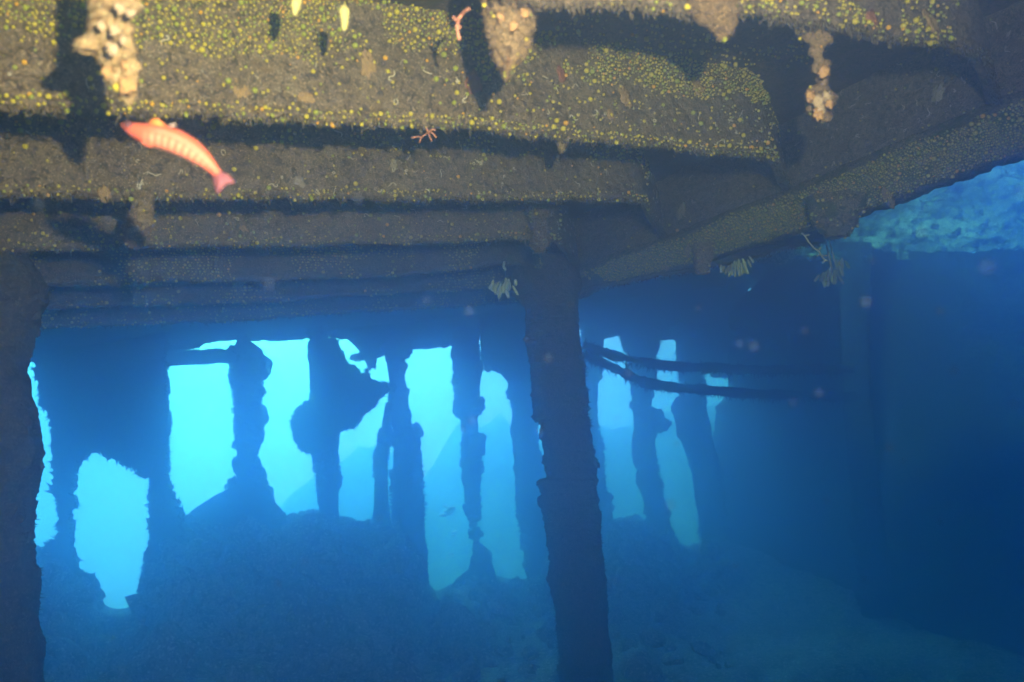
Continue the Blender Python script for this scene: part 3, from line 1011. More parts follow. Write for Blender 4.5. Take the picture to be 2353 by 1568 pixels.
crust_pieces(bpy.data.objects["hanging_growth"], "crust_white", [(262, 70, 9), (275, 20, 10), (258, 112, 11), (232, 60, 7), (300, 30, 8), (282, 92, 8)], 1.06)
crust_pieces(bpy.data.objects["hanging_growth"], "orange", [(292, 196, 15), (246, 168, 10), (288, 150, 8)], 1.09)
hanging("sponge_tip", "pale branching bump on the side of the largest cream growth", "sponge",
        [(84, 196, 225), (95, 180, 225), (102, 172, 222), (112, 176, 220), (120, 184, 222)], 1.09, "lump", 401, 0.008, fluff=60)
hanging("hanging_growth", "tufted brown growth dotted with big yellow corals, beside the curved pink coral", "marine growth",
        [(-80, 1105, 1250), (-10, 1108, 1238), (20, 1112, 1232), (45, 1114, 1228), (70, 1118, 1226), (95, 1120, 1222), (120, 1118, 1208), (140, 1134, 1196), (160, 1146, 1184), (175, 1152, 1172), (188, 1157, 1166)],
        1.42, "lump_tan", 402, 0.024, fluff=1200, tl=0.010)
hanging("hanging_growth", "short two-lobed tan growth hanging from the topmost beam edge", "marine growth",
        [(-60, 1572, 1700), (10, 1575, 1692), (30, 1588, 1688), (45, 1598, 1690), (58, 1625, 1692), (72, 1640, 1680), (90, 1652, 1668)],
        1.5, "lump_tan", 403, 0.022, fluff=900, tl=0.010)
hanging("hanging_growth", "long knobbly growth with a lumpy cream tip, right of centre at the top", "marine growth",
        [(20, 1840, 1912), (55, 1838, 1905), (75, 1842, 1902), (88, 1852, 1910), (98, 1862, 1912), (110, 1868, 1892), (135, 1870, 1890), (146, 1868, 1908), (160, 1870, 1910), (175, 1876, 1906), (188, 1880, 1900), (200, 1862, 1906), (215, 1852, 1916), (230, 1846, 1928), (245, 1854, 1922), (258, 1862, 1912), (270, 1870, 1900), (278, 1878, 1892)],
        1.72, "lump_tan", 404, 0.014, fluff=260, knobs=14)
hanging("hanging_growth", "dim brown growth with feathery twigs, hanging just left of the pillar head", "marine growth",
        [(445, 1200, 1296), (470, 1208, 1284), (490, 1216, 1266), (505, 1224, 1256), (530, 1228, 1252), (548, 1226, 1256), (560, 1225, 1258), (572, 1228, 1250), (580, 1234, 1246)],
        3.25, "lump_dull", 405, 0.022, fluff=700, tl=0.03)
hanging("hanging_growth", "blurred rusty growth hanging below the red fish, over the third beam", "marine growth",
        [(445, 308, 350), (470, 305, 348), (488, 300, 352), (505, 294, 352), (525, 288, 346), (545, 280, 336), (560, 290, 330), (568, 300, 322)],
        1.95, "lump_dull", 406, 0.014, fluff=350, tl=0.016)
hanging("hanging_growth", "stubby brown growth hanging under the yellow-studded girder", "marine growth",
        [(560, 1594, 1640), (585, 1596, 1636), (600, 1600, 1634), (620, 1598, 1632), (630, 1604, 1626)],
        3.45, "lump_dull", 407, 0.018, fluff=200, tl=0.02)
hanging("hanging_growth", "tiny tufted sprig under the edge of the brightest beam", "marine growth",
        [(306, 1282, 1290), (322, 1281, 1292), (334, 1280, 1298), (344, 1284, 1298), (352, 1288, 1294)],
        2.15, "lump_dull", 408, 0.006, fluff=120, tl=0.014)
hanging("hanging_growth", "blunt triangular lump on the girder edge beside the turquoise coral", "marine growth",
        [(455, 1855, 1990), (480, 1862, 1985), (500, 1866, 1972), (520, 1872, 1964), (535, 1885, 1955), (545, 1900, 1945)],
        2.92, "flange", 409, 0.016, fluff=300, tl=0.018)
hanging("hanging_growth", "rusty sponge mass with shade painted into its colour at the far left, level with the fish", "marine growth",
        [(270, 10, 110), (310, 0, 108), (350, -4, 96), (380, 8, 84), (405, 20, 70)], 2.0, "red_shaded", 410, 0.012, fluff=160)


crust_pieces(bpy.data.objects["hanging_growth.003"], "orange", [(1893, 165, 11), (1862, 222, 10), (1880, 262, 10), (1906, 240, 7)], 1.66)
crust_pieces(bpy.data.objects["hanging_growth.003"], "crust_white", [(1880, 232, 11), (1900, 222, 9), (1886, 250, 8)], 1.66)
crust_pieces(bpy.data.objects["hanging_growth.001"], "orange", [(1180, 60, 9), (1150, 40, 8), (1205, 30, 8)], 1.37)


# ------------------------------------------------------------------ small fixed animals
def branch_coral(label, strokes, d, r, mat="pink"):
    mb = MB()
    for s in strokes:
        q = interp(s, step=1.2)
        w = PX(q[:, 0], q[:, 1], d + 0.015 * np.sin(q[:, 0] * 0.15))
        for _ in range(3): w[1:-1] = (w[:-2] + w[1:-1] * 2 + w[2:]) / 4
        mb.tube(w, r * (1 + 0.25 * fbm(w, 150, 2, 5)), 7)
    tag(mb.build("branch_coral", M[mat]), label, "coral", "branching corals", "thing")


branch_coral("pink forked coral hanging like antlers below the brightest beam",
             [[(978, 286), (982, 300), (984, 304)], [(984, 304), (974, 312), (968, 316), (962, 314), (946, 317)], [(968, 316), (964, 328)], [(984, 304), (988, 316), (992, 324)], [(984, 303), (994, 306), (1002, 316)], [(986, 302), (996, 297), (1000, 300)], [(978, 288), (982, 302)]], 1.86, 0.0018)
branch_coral("curved pink coral whip beside the tufted brown growth",
             [[(1078, 20), (1066, 28), (1055, 42), (1050, 60), (1052, 76), (1056, 92)], [(1054, 48), (1044, 44), (1042, 40)], [(1051, 60), (1058, 64)]], 1.40, 0.0032)
branch_coral("feathery twig sticking out of the brown growth near the pillar head",
             [[(1258, 458), (1272, 470), (1282, 462)], [(1272, 470), (1276, 482)], [(1264, 463), (1280, 476)]], 3.2, 0.0026, "lump_dull")
branch_coral("tiny feathery twig low on the left side of the brown growth near the pillar head",
             [[(1226, 540), (1214, 545), (1206, 555), (1210, 566)], [(1216, 544), (1204, 548), (1196, 556)], [(1216, 544), (1222, 560)]], 3.2, 0.0026, "lump_dull")
branch_coral("pale feathery twig hanging in the dark water under the girder's right end",
             [[(1842, 536), (1850, 542), (1858, 556), (1870, 570)], [(1850, 542), (1860, 540)], [(1870, 570), (1880, 576), (1888, 588), (1896, 600)], [(1880, 576), (1886, 570)], [(1888, 588), (1902, 588)], [(1886, 584), (1878, 588)], [(1896, 600), (1890, 604)], [(1894, 596), (1902, 600)]], 3.0, 0.0028, "fern")
branch_coral("dark bushy twig on the left edge of the central pillar",
             [[(1254, 958), (1244, 962), (1236, 968)], [(1246, 962), (1240, 954)], [(1242, 964), (1238, 976)], [(1252, 970), (1244, 978)], [(1248, 961), (1246, 950)]], 4.2, 0.0055, "turf")


def finger(label, pts, radii, d):
    q = interp(pts, n=24)
    w = PX(q[:, 0], q[:, 1], d)
    rr = np.interp(np.linspace(0, 1, 24), np.linspace(0, 1, len(radii)), radii) / FPX * d
    mb = MB(); mb.tube(w, rr * (1 + 0.12 * fbm(w, 70, 2, 8)), 12)
    tag(mb.build("finger_sponge", M["finger"]), label, "sponge", "finger sponges", "thing")


finger("whole pale yellow finger sponge among the yellow corals at the top", [(790, 14), (791, 30), (792, 50), (791, 64), (790, 71)], [6, 13, 11, 9, 8, 3], 1.36)
finger("pale yellow finger sponge cut off by the top edge of the picture", [(680, -26), (682, -10), (680, 10), (678, 25), (677, 36)], [9, 15, 12, 10, 4], 1.33)


def tube_cluster(label, base, fingers, d, seed):
    """Clustered tunicate tubes: each with a rounded, open end."""
    g = np.random.default_rng(seed)
    root = bpy.data.objects.new("tunicate_cluster", None)
    root.location = PX(*base, d); col.objects.link(root)
    tag(root, label, "tunicate", "tunicate clusters", "thing")
    bpy.context.view_layer.update()
    for (x0, y0, x1, y1, w) in fingers:
        dd = d + g.normal(0, 0.04)
        q = np.stack([np.linspace(x0, x1, 12), np.linspace(y0, y1, 12)], 1)
        p = PX(q[:, 0], q[:, 1], np.linspace(d, dd - 0.03, 12))
        rr = 0.62 * w / FPX * d * np.array([0.55, 0.7, 0.82, 0.9, 0.96, 1, 1, 1, 0.98, 0.92, 0.8, 0.55])
        mb = MB(); mb.tube(p, rr * (1 + 0.1 * fbm(p, 40, 2, seed)), 10)
        mb.build("tube", M["tunicate"], root)


def fingers(runs, seed):
    """Tubes along base lines: runs of (xa, ya, xb, yb, count, length, lean a, lean b, width) in view pixels."""
    g = np.random.default_rng(seed)
    out = []
    for xa, ya, xb, yb, n, ln, la, lb, w in runs:
        for t in np.linspace(0, 1, n):
            x = xa + (xb - xa) * t + g.normal(0, 1.5); y = ya + (yb - ya) * t + g.normal(0, 2.5)
            k = ln * g.uniform(0.65, 1.15); a = la + (lb - la) * t + g.normal(0, 0.16)
            out.append((x, y, x + k * math.sin(a), y + k * math.cos(a), w * g.uniform(0.8, 1.15)))
    return out


tube_cluster("brightest pale green tube cluster on the left of the pillar head", (1150, 640),
             fingers([(1157, 616, 1163, 616, 2, 16, 2.9, 3.6, 5.5), (1160, 636, 1176, 652, 3, 24, 0.25, 0.45, 6.5), (1132, 646, 1168, 650, 7, 26, -0.7, 0.2, 6), (1136, 655, 1164, 662, 6, 24, -0.5, 0.15, 6), (1185, 648, 1186, 650, 1, 14, 0, 0, 7)], 511), 3.75, 501)
tube_cluster("pale green tube cluster hanging right of the stubby growth under the girder", (1690, 608),
             fingers([(1656, 612, 1680, 616, 6, 17, -0.35, -0.1, 4.6), (1682, 606, 1712, 600, 7, 28, -0.25, 0.3, 5), (1700, 596, 1722, 592, 4, 18, 0.1, 0.6, 4.6), (1676, 618, 1704, 616, 5, 20, -0.2, 0.2, 5)], 512), 3.55, 502)
tube_cluster("dim green tube cluster in the dark water below the turquoise coral", (1915, 620),
             fingers([(1882, 632, 1906, 626, 5, 20, -0.6, -0.2, 6), (1900, 622, 1930, 608, 7, 32, -0.3, 0.2, 6.5), (1922, 600, 1942, 596, 4, 24, 0.0, 0.4, 6), (1896, 634, 1922, 626, 5, 26, -0.3, 0.2, 6.5)], 513) + [(1896, 548, 1912, 622, 4), (1906, 552, 1920, 610, 4)], 4.0, 503)


# ------------------------------------------------------------------ the fish
def fish():
    d0 = 0.98
    spine = np.array([(281, 287), (300, 296), (325, 305), (350, 311), (375, 316), (400, 324), (425, 336), (448, 350), (468, 366), (484, 382), (495, 394), (501, 402)], float)
    half = np.array([2.5, 13, 20, 24, 26, 26.5, 25, 22, 17.5, 13, 10, 9.5]) * 1.0
    n = 80
    t = np.linspace(0, 1, len(spine)); s = np.linspace(0, 1, n)
    def sm(a):
        a = np.interp(s, t, a)
        for _ in range(6):
            a[1:-1] = (a[:-2] + 2 * a[1:-1] + a[2:]) / 4
        return a
    sx, sy, hh = sm(spine[:, 0]), sm(spine[:, 1]), sm(half)
    c = PX(sx, sy, d0)
    hh = hh / FPX * d0 * 1.05
    tan = np.gradient(c, axis=0); tan /= np.linalg.norm(tan, axis=1)[:, None]
    away = camvec(0, 0, 1)
    side = np.cross(tan, away); side /= np.linalg.norm(side, axis=1)[:, None]
    if side[0] @ camvec(0, 1, 0) < 0: side = -side         # side points towards the back (up in the picture)
    dep = np.cross(tan, side)
    dep *= np.sign((dep @ away))[:, None]
    root = bpy.data.objects.new("fish", None)
    root.location = c[n // 2]; col.objects.link(root)
    tag(root, "red and pink barred fish swimming to the left under the brightest beam", "fish", kind="thing")
    bpy.context.view_layer.update()
    sides = 28
    th = np.arange(sides) * 2 * math.pi / sides
    # the fish is seen a little from below: body deeper than wide
    ring = c[:, None, :] + hh[:, None, None] * (np.cos(th)[None, :, None] * side[:, None, :] + 0.72 * np.sin(th)[None, :, None] * dep[:, None, :])
    mb = MB(); mb.grid(ring, wrap_v=True)
    mb.f.append(tuple(range(sides))[::-1]); mb.f.append(tuple(range((n - 1) * sides, n * sides)))
    m = bpy.data.materials.new("fish_skin")
    nt, out = nodes_of(m)
    N, L = nt.nodes.new, nt.links.new
    at = N("ShaderNodeAttribute"); at.attribute_name = "body_uv"
    sep = N("ShaderNodeSeparateXYZ"); L(at.outputs["Vector"], sep.inputs[0])
    def math_(op, a, b=None, c=None):
        k = N("ShaderNodeMath"); k.operation = op
        for i, x in enumerate((a, b, c)):
            if x is None: continue
            if isinstance(x, (int, float)): k.inputs[i].default_value = x
            else: L(x, k.inputs[i])
        return k.outputs[0]
    no = N("ShaderNodeTexNoise"); no.inputs["Scale"].default_value = 90; no.inputs["Detail"].default_value = 2
    u = math_("ADD", sep.outputs["X"], math_("MULTIPLY", no.outputs["Fac"], 0.012))
    bars = math_("SINE", math_("MULTIPLY", u, 2 * math.pi * 17))
    def mr(x, a, b, lo=0, hi=1):
        k = N("ShaderNodeMapRange"); k.interpolation_type = "SMOOTHSTEP"
        k.inputs["From Min"].default_value = a; k.inputs["From Max"].default_value = b
        k.inputs["To Min"].default_value = lo; k.inputs["To Max"].default_value = hi
        L(x, k.inputs["Value"]); return k.outputs[0]
    def mixc(f, a, b):
        k = N("ShaderNodeMix"); k.data_type = "RGBA"
        L(f, k.inputs["Factor"])
        for key, cc in (("A", a), ("B", b)):
            if isinstance(cc, tuple): k.inputs[key].default_value = (*cc, 1)
            else: L(cc, k.inputs[key])
        return k.outputs["Result"]
    v = sep.outputs["Y"]                        # +1 back, -1 belly
    barmask = math_("MULTIPLY", mr(bars, -0.6, 0.7), math_("MULTIPLY", mr(v, 0.14, 0.0), mr(u, 0.20, 0.30)))
    barmask = math_("MULTIPLY", barmask, mr(u, 0.9, 0.72))
    cc = mixc(barmask, (0.50, 0.115, 0.075), (0.64, 0.30, 0.21))
    cc = mixc(mr(v, 0.30, 0.75), cc, (0.50, 0.125, 0.075))
    line = math_("MULTIPLY", math_("MULTIPLY", mr(v, 0.22, 0.30), mr(v, 0.46, 0.38)), mr(u, 0.2, 0.4))
    cc = mixc(math_("MULTIPLY", line, 0.85), cc, (0.70, 0.33, 0.24))
    b = N("ShaderNodeBsdfPrincipled"); b.inputs["Roughness"].default_value = 0.4
    L(cc, b.inputs["Base Color"]); L(b.outputs[0], out.inputs["Surface"])
    body = mb.build("body", m, root)
    ca = body.data.attributes.new("body_uv", "FLOAT_VECTOR", "POINT")
    uu = np.repeat(s, sides); vv = np.tile(np.cos(th), n)
    ca.data.foreach_set("vector", np.stack([uu, vv, 0 * uu], 1).ravel())
    # fins
    fin_m = simple("fish_fin", (0.62, 0.15, 0.10), 0.5, 0.2, 300, 0.2)
    tail_m = simple("fish_tail_fin", (0.20, 0.075, 0.10), 0.5, 0.5, 60, 0.2)
    pale_m = simple("fish_pale_fin", (0.42, 0.36, 0.36), 0.5, 0.2, 300, 0.2)
    def fin(name, outl, dz, mat, th_=0.0018):
        o2 = interp(outl + [outl[0]], step=2.0)[:-1]
        w = PX(o2[:, 0], o2[:, 1], d0 + dz)
        k = MB(); nn = len(w)
        cen = w.mean(0)
        k.add(np.concatenate([w - away * th_, w + away * th_, [cen - away * th_ * 1.6, cen + away * th_ * 1.6]]),
              [(i, (i + 1) % nn, 2 * nn) for i in range(nn)] + [(nn + (i + 1) % nn, nn + i, 2 * nn + 1) for i in range(nn)] + [(i, nn + i, nn + (i + 1) % nn, (i + 1) % nn) for i in range(nn)])
        return k.build(name, mat, root)
    fin("tail_fin", [(497, 393), (510, 396), (524, 402), (537, 416), (538, 422), (528, 422), (519, 424), (512, 432), (506, 440), (500, 445), (496, 436), (491, 418), (489, 402)], 0.0, tail_m)
    fin("dorsal_fin", [(342, 289), (346, 279), (354, 274), (364, 275), (372, 282), (384, 291), (366, 296)], 0.006, simple("fish_dorsal", (0.72, 0.27, 0.08), 0.5, 0.3, 200, 0.2))
    fin("dorsal_fin", [(440, 330), (456, 336), (470, 350), (474, 358), (464, 358), (450, 346)], 0.004, fin_m)
    fin("pectoral_fin", [(386, 290), (396, 286), (404, 285), (404, 288), (396, 292)], 0.012, pale_m)
    fin("pelvic_fin", [(322, 322), (340, 330), (352, 337), (346, 338), (330, 332)], -0.004, fin_m)
    fin("anal_fin", [(430, 356), (444, 364), (452, 376), (446, 376), (434, 366)], 0.0, fin_m)
    k = MB()
    e = PX(301, 290, d0) - away * 0.0075
    k.blob(e, 0.0042, 0.0035, 0.0042, amp=0)
    eye = k.build("eye", simple("fish_eye", (0.10, 0.05, 0.07), 0.2, 0.1, 100, 0.0), root)


fish()


# ------------------------------------------------------------------ growth scattered over the beams
def pick(key, g, n, dens, lim=True):
    """Random points on a stored surface: positions and normals kept with probability dens(pos, x, y, v)."""
    pos, nrm, prof = surfaces[key]
    nu, nv = pos.shape[:2]
    i = g.integers(0, nu - 1, n); j = g.integers(0, nv, n)
    fr = g.random(n)[:, None]
    p = pos[i, j] * (1 - fr) + pos[i + 1, j] * fr
    q = nrm[i, j]
    x, y, d = project(p)
    v = prof[j] if prof is not None else np.zeros(n)
    keep = (d > 0.3) & (x > -60) & (x < 2420) & (y > -40) & (y < 800)
    keep &= g.random(n) < dens(p, x, y, v, j / nv)
    return p[keep], q[keep], d[keep]


def scatter_polyps():
    g = np.random.default_rng(600)
    P_, N_, D_ = [], [], []
    def take(key, n, dens):
        p, q, d = pick(key, g, n, dens)
        P_.append(p); N_.append(q); D_.append(d)
    clus = lambda p, s, k, seed=601: np.clip(fbm(p, s, 3, seed) * 3 + k, 0, 1)
    zone = lambda x: np.interp(x, [0, 600, 1000, 1080, 1160, 1300, 1600, 1800], [95, 120, 135, 175, 190, 185, 205, 215])
    end = lambda x, e: x < e
    take("b1", 50000, lambda p, x, y, v, j: np.where(v < 0.020, 0.30, np.where(y < zone(x) + 50 * fbm(p, 7, 3, 640), 0.85 * clus(p, 7, 0.75), 0.02)) * end(x, 1790))
    take("b2", 16000, lambda p, x, y, v, j: np.where(v < 0.02, 0.30, np.where(v > 0.15, 0.30 * clus(p, 6, 0.6), 0.03)) * end(x, 1490))
    take("b3", 14000, lambda p, x, y, v, j: np.where(v < 0.02, 0.30, np.where(x < 420, 0.14, 0.05)) * end(x, 1290))
    take("b4", 16000, lambda p, x, y, v, j: 0.6 * clus(p, 5, 0.6))
    for kk in ("b5", "b6"):
        take(kk, 9000, lambda p, x, y, v, j: 0.35 * clus(p, 5, 0.5))
    take("b0", 16000, lambda p, x, y, v, j: np.where(v < 0.05, 0.45 * clus(p, 7, 0.5), 0.2 * clus(p, 5, 0.4)) * end(x, 2230))
    take("ceiling", 400000, lambda p, x, y, v, j: np.where((y < 150) & (x < 1900), 0.9 * clus(p, 6, 0.8), 0.0))
    take("gflange", 90000, lambda p, x, y, v, j: 0.75 * clus(p, 4.5, 0.8) * np.clip((j - 0.22 + 0.25 * fbm(p, 5, 3, 641)) * 4, 0, 1))
    take("gweb", 1800, lambda p, x, y, v, j: np.where(j < 0.1, 0.25, 0.06))
    for k, n in ((402, 34), (403, 16), (404, 16), (405, 60), (407, 26), (409, 60), (400, 8), (406, 14)):
        take("hang%d" % k, n, lambda p, x, y, v, j: 1.0)
    p, q, d = np.concatenate(P_), np.concatenate(N_), np.concatenate(D_)
    # only those the camera can see the surface of
    r = np.clip(g.lognormal(math.log(0.0035), 0.36, len(p)), 0.0016, 0.0068) * np.clip(0.72 + 0.16 * d, 0.8, 1.3)
    # keep them apart: no two closer than about a body width and a half
    cell, keep = {}, []
    for i in g.permutation(len(p)):
        c0 = tuple(np.floor(p[i] / 0.012).astype(int))
        ok = True
        for a in (-1, 0, 1):
            for b in (-1, 0, 1):
                for c in (-1, 0, 1):
                    for o in cell.get((c0[0] + a, c0[1] + b, c0[2] + c), ()):
                        if ((p[i] - p[o]) ** 2).sum() < (1.12 * (r[i] + r[o])) ** 2:
                            ok = False; break
                    if not ok: break
                if not ok: break
            if not ok: break
        if ok:
            cell.setdefault(c0, []).append(i); keep.append(i)
    p, q, d, r = p[keep], q[keep], d[keep], r[keep]
    px = r / d
    x, y, _ = project(p)
    inside = (x > 0) & (x < 2353) & (y > 0)
    order = np.argsort(-px * np.where(inside, 1, 0.2))
    mats = [M["polyp"], M["polyp_b"], M["polyp_c"]]
    kind = g.choice(3, len(p), p=[0.62, 0.06, 0.32])
    meshes = []
    for k in range(3):
        v, f = ICO[2]
        w = v * np.array([1, 1, 1.15])
        w = w * (1 - 0.18 * np.exp(-((v[:, :2] ** 2).sum(1)) / 0.08) * (v[:, 2] > 0))[:, None]      # dimple in the cup
        me = bpy.data.meshes.new("cup_coral"); me.from_pydata(w.tolist(), [], f)
        me.polygons.foreach_set("use_smooth", [True] * len(me.polygons))
        me.materials.append(mats[k]); meshes.append(me)
    # the 300 that show largest are objects of their own
    names = ["round yellow cup coral growing on the crusted beams", "round orange-yellow cup coral growing on the crusted beams", "round greenish yellow cup coral growing on the crusted beams"]
    grp = ["yellow cup corals", "orange-yellow cup corals", "greenish cup corals"]
    for i in order[:300]:
        o = bpy.data.objects.new("cup_coral", meshes[kind[i]])
        n = q[i] + np.array([0, 0, -0.35]); n /= np.linalg.norm(n)
        o.location = p[i] + n * r[i] * 0.7
        o.rotation_euler = Vector(n).to_track_quat("Z", "Y").to_euler()
        o.scale = (r[i], r[i], r[i] * 1.05)
        col.objects.link(o)
        tag(o, names[kind[i]], "coral", grp[kind[i]], "thing")
    rest = order[300:]
    v1, f1 = ICO[1]
    for k in range(3):
        mb = MB()
        for i in rest[kind[rest] == k]:
            n = q[i] + np.array([0, 0, -0.35]); n /= np.linalg.norm(n)
            F = frame_from_normal(n)
            mb.add((v1 * r[i] * np.array([1, 1, 1.1])) @ F.T + p[i] + n * r[i] * 0.6, f1)
        if mb.n:
            o = mb.build("cup_coral_carpet", mats[k])
            tag(o, ["carpet of tiny yellow cup corals over the beams and girder", "scatter of tiny orange-yellow cup corals over the beams and girder", "scatter of tiny greenish cup corals over the beams and girder"][k], "coral", kind="stuff")
    print("polyps", len(p))


scatter_polyps()


def scatter_tubes():
    g = np.random.default_rng(700)
    meshes = []
    for k in range(14):
        n = 26
        th = g.normal(0, 1.0); pts = [np.zeros(3)]; a = g.random() * 6
        curl = g.normal(0, 0.11)
        for i in range(n):
            a += curl + g.normal(0, 0.16)
            if g.random() < 0.10: curl = g.normal(0, 0.22)
            pts.append(pts[-1] + 0.0013 * np.array([math.cos(a), math.sin(a), 0.0]))
        pts = np.array(pts); pts -= pts.mean(0)
        mb = MB(); mb.tube(pts, 0.0014, 6)
        me = bpy.data.meshes.new("worm_tube"); me.from_pydata(np.concatenate(mb.v).tolist(), [], mb.f)
        me.polygons.foreach_set("use_smooth", [True] * len(me.polygons))
        me.materials.append(M["tube"]); meshes.append(me)
    sel = []
    for key, n, dens in (("b1", 900, lambda p, x, y, v, j: np.where((v > 0.01) & (v < 0.16), 0.20, 0.0)),
                         ("b2", 1200, lambda p, x, y, v, j: np.where((v > 0.01), np.where(x > 300, 0.22, 0.08), 0.0)),
                         ("b3", 700, lambda p, x, y, v, j: np.where((v > 0.03) & (x > 400), 0.25, 0.0)),
                         ("gweb", 260, lambda p, x, y, v, j: 0.5)):
        p, q, d = pick(key, g, n, dens)
        sel += list(zip(p, q))
    g.shuffle(sel)
    for p, q in sel[:295]:
        o = bpy.data.objects.new("worm_tube", meshes[g.integers(0, 14)])
        o.location = p + q * 0.001
        qn = Vector(q).to_track_quat("Z", "Y").to_matrix() @ Matrix.Rotation(g.random() * 6.28, 3, "Z")
        o.rotation_euler = qn.to_euler()
        s = g.uniform(0.5, 1.15)
        o.scale = (s, s, 1)
        col.objects.link(o)
        tag(o, "thin white curly worm tube stuck to the beam plating", "worm tube", "white worm tubes", "thing")


scatter_tubes()


def patches():
    """Encrusting sponges: (x, y, radius px, material, word)."""
    spec = [("b1", 850, 150, 26, "ochre", "tan fleshy sponge patch on the brightest beam below the yellow finger sponge"),
            ("b1", 1085, 200, 24, "rust", "rust-red sponge patch beside the shadow of the tufted brown growth"),
            ("b1", 1300, 345 - 5, 9, "ochre", "small tan sponge at the lower edge of the brightest beam right of the pink coral"),
            ("b1", 1290, 175, 18, "rust", "rust-red sponge patch on the brightest beam right of the tufted growth"),
            ("b1", 1435, 225, 22, "ochre", "tan and rust blotch halfway along the brightest beam"),
            ("b1", 1400, 262, 15, "ochre", "pale tan sponge patch near the middle of the brightest beam's lower edge"),
            ("b1", 560, 215, 24, "ochre", "pale tan sponge blotch right of the fish on the brightest beam"),
            ("b1", 700, 225, 18, "ochre", "faint tan sponge smear on the brightest beam, above the forked pink coral"),
            ("b1", 1600, 205, 20, "ochre", "broad tan sponge blotch at the right part of the brightest beam"),
            ("b1", 1790, 270, 22, "rust", "dull rust-red patch left of the knobbly growth's shadow"),
            ("b2", 690, 415, 13, "grey", "small grey sponge knob on the second beam"),
            ("b2", 905, 378, 13, "grey", "grey slug-like sponge on the second beam"),
            ("b2", 240, 447, 16, "ochre", "tan sponge lump on the second beam's edge below the fish head"),
            ("b3", 560, 524, 13, "ochre", "faint tan sponge on the third beam"),
            ("gweb", 1562, 486, 16, "grey", "round pale grey sponge on the plating between two beams"),
            ("gweb", 2155, 215, 18, "grey", "round lilac-grey sponge on the girder plating at the upper right"),
            ("gflange", 2040, 455, 18, "ochre", "tan sponge among the yellow corals at the girder's right end"),
            ("gflange", 1580, 575, 14, "ochre", "tan block of sponge on the girder above the pale tubes"),
            ("gflange", 1530, 608, 14, "ochre", "tan square sponge hanging at the girder's lower edge"),
            ("gflange", 1870, 455, 16, "grey", "grey sponge on the yellow-studded girder"),
            ("b0", 2000, 40, 24, "rust", "rusty pink sponge on the topmost beam edge"),
            ("b0", 2140, 60, 30, "ochre", "broad tan sponge on the topmost beam near the corner")]
    for k, (key, x, y, r, mat, lab) in enumerate(spec):
        pos, nrm, _ = surfaces[key]
        sx, sy, sd = project(pos)
        i = np.argmin((sx - x) ** 2 + (sy - y) ** 2 + np.where(sd > 0.3, 0, 1e9))
        p = pos.reshape(-1, 3)[i]; n = nrm.reshape(-1, 3)[i]; d = sd.reshape(-1)[i]
        R_ = r / FPX * d
        mb = MB()
        F = frame_from_normal(n)
        v, f = ICO[4]
        a = 1 + 0.9 * fbm(v * np.array([1, 1, 0.3]) + k * 7, 2.2, 5, 800 + k, 0.65)
        w = v * a[:, None] * np.array([R_ * 1.2, R_ * 0.8, R_ * (0.16 if mat != "grey" else 0.3)])
        w[:, 2] += 0.10 * R_ * fbm(v + k, 5, 3, 801)
        mb.add(w @ F.T + p, f)
        tag(mb.build("sponge_patch", M[mat]), lab, "sponge", "encrusting sponges", "thing")


patches()

# ------------------------------------------------------------------ drifting particles and bubbles
def snow():
    g = np.random.default_rng(900)
    spec = [(1882, 903, 12), (1990, 694, 17), (1822, 925, 15), (2268, 614, 24), (2118, 535, 17), (2192, 851, 11), (2005, 600, 10), (2160, 715, 10), (1604, 708, 8), (1732, 796, 16), (1078, 716, 14), (618, 652, 18), (822, 458, 12), (2157, 214, 17),
            (1085, 966, 12), (1062, 988, 9), (1260, 823, 14), (1540, 1160, 18), (1413, 1336, 8), (1555, 1020, 9), (1210, 780, 8), (2330, 930, 15), (2045, 1030, 11), (2160, 1200, 9), (2075, 1060, 7), (1445, 858, 8), (1690, 1300, 9),
            (2210, 1480, 12), (1900, 1150, 8), (1985, 1330, 8), (1240, 990, 10), (700, 1290, 9), (870, 1190, 7), (1150, 1400, 8), (1420, 960, 7), (2350, 440, 22), (1700, 790, 9), (1850, 760, 8), (90, 470, 16), (980, 690, 12), (640, 1340, 8), (1310, 700, 9)]
    for x, y, r in spec:
        d = g.uniform(0.75, 1.3)
        mb = MB()
        rr = r * 0.85 / FPX * d
        mb.blob(PX(x, y, d), rr, rr, rr, amp=0.02, sub=3)
        o = mb.build("drifting_speck", M["snow"])
        tag(o, "faint pale round speck drifting in the water", "speck", "specks drifting in the water", "thing")


snow()


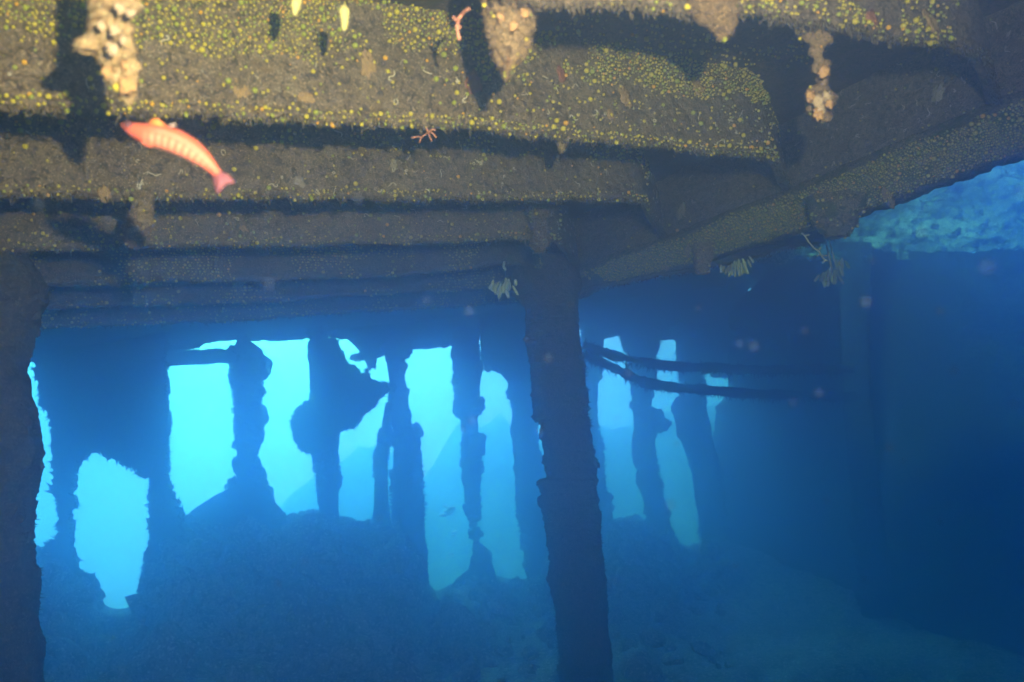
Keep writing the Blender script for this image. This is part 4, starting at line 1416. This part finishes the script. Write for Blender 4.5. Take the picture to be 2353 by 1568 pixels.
def bubbles():
    m = bpy.data.materials.new("bubble_skin")
    nt, out = nodes_of(m)
    b = nt.nodes.new("ShaderNodeBsdfPrincipled")
    b.inputs["Base Color"].default_value = (0.85, 0.9, 0.9, 1); b.inputs["Roughness"].default_value = 0.25; b.inputs["Metallic"].default_value = 0.0
    no = nt.nodes.new("ShaderNodeTexNoise"); no.inputs["Scale"].default_value = 14
    bp = nt.nodes.new("ShaderNodeBump"); bp.inputs["Strength"].default_value = 0.5
    nt.links.new(no.outputs["Fac"], bp.inputs["Height"]); nt.links.new(bp.outputs[0], b.inputs["Normal"])
    nt.links.new(b.outputs[0], out.inputs["Surface"])
    for k, (x, y, r, lab) in enumerate(((1030, 1176, 16, "largest silvery bubble cluster, top of the rising three"), (1043, 1225, 9, "dim middle bubble cluster of the rising three"), (1040, 1276, 9, "lowest silvery bubble cluster of the rising three"))):
        g = np.random.default_rng(950 + k)
        mb = MB()
        for _ in range(7):
            d = 8.6
            q = PX(x + g.normal(0, r * 0.5), y + g.normal(0, r * 0.4), d + g.normal(0, 0.05))
            s = r * g.uniform(0.25, 0.6) / FPX * d
            mb.blob(q, s * 1.2, s, s * 0.6, amp=0.15, seed=k, sub=3)
        tag(mb.build("bubble", m), lab, "bubble", "rising bubbles", "thing")


bubbles()


# ------------------------------------------------------------------ haze: the water itself
def haze():
    mb = MB()
    lo, hi = np.array([-14.5, -8.0, -2.6]), np.array([14.5, 20, 4.2])
    c = np.array([[x, y, z] for x in (lo[0], hi[0]) for y in (lo[1], hi[1]) for z in (lo[2], hi[2])])
    mb.add(c, [(0, 1, 3, 2), (4, 6, 7, 5), (0, 4, 5, 1), (2, 3, 7, 6), (0, 2, 6, 4), (1, 5, 7, 3)])
    m = bpy.data.materials.new("water_haze")
    nt, out = nodes_of(m)
    v = nt.nodes.new("ShaderNodeVolumePrincipled")
    v.inputs["Color"].default_value = (0.26, 0.47, 1.0, 1)
    v.inputs["Density"].default_value = 0.32
    v.inputs["Anisotropy"].default_value = 0.87
    v.inputs["Absorption Color"].default_value = (0.16, 0.6, 0.9, 1)
    nt.links.new(v.outputs[0], out.inputs["Volume"])
    o = mb.build("haze", m, smooth=False)
    tag(o, kind="stuff")


haze()
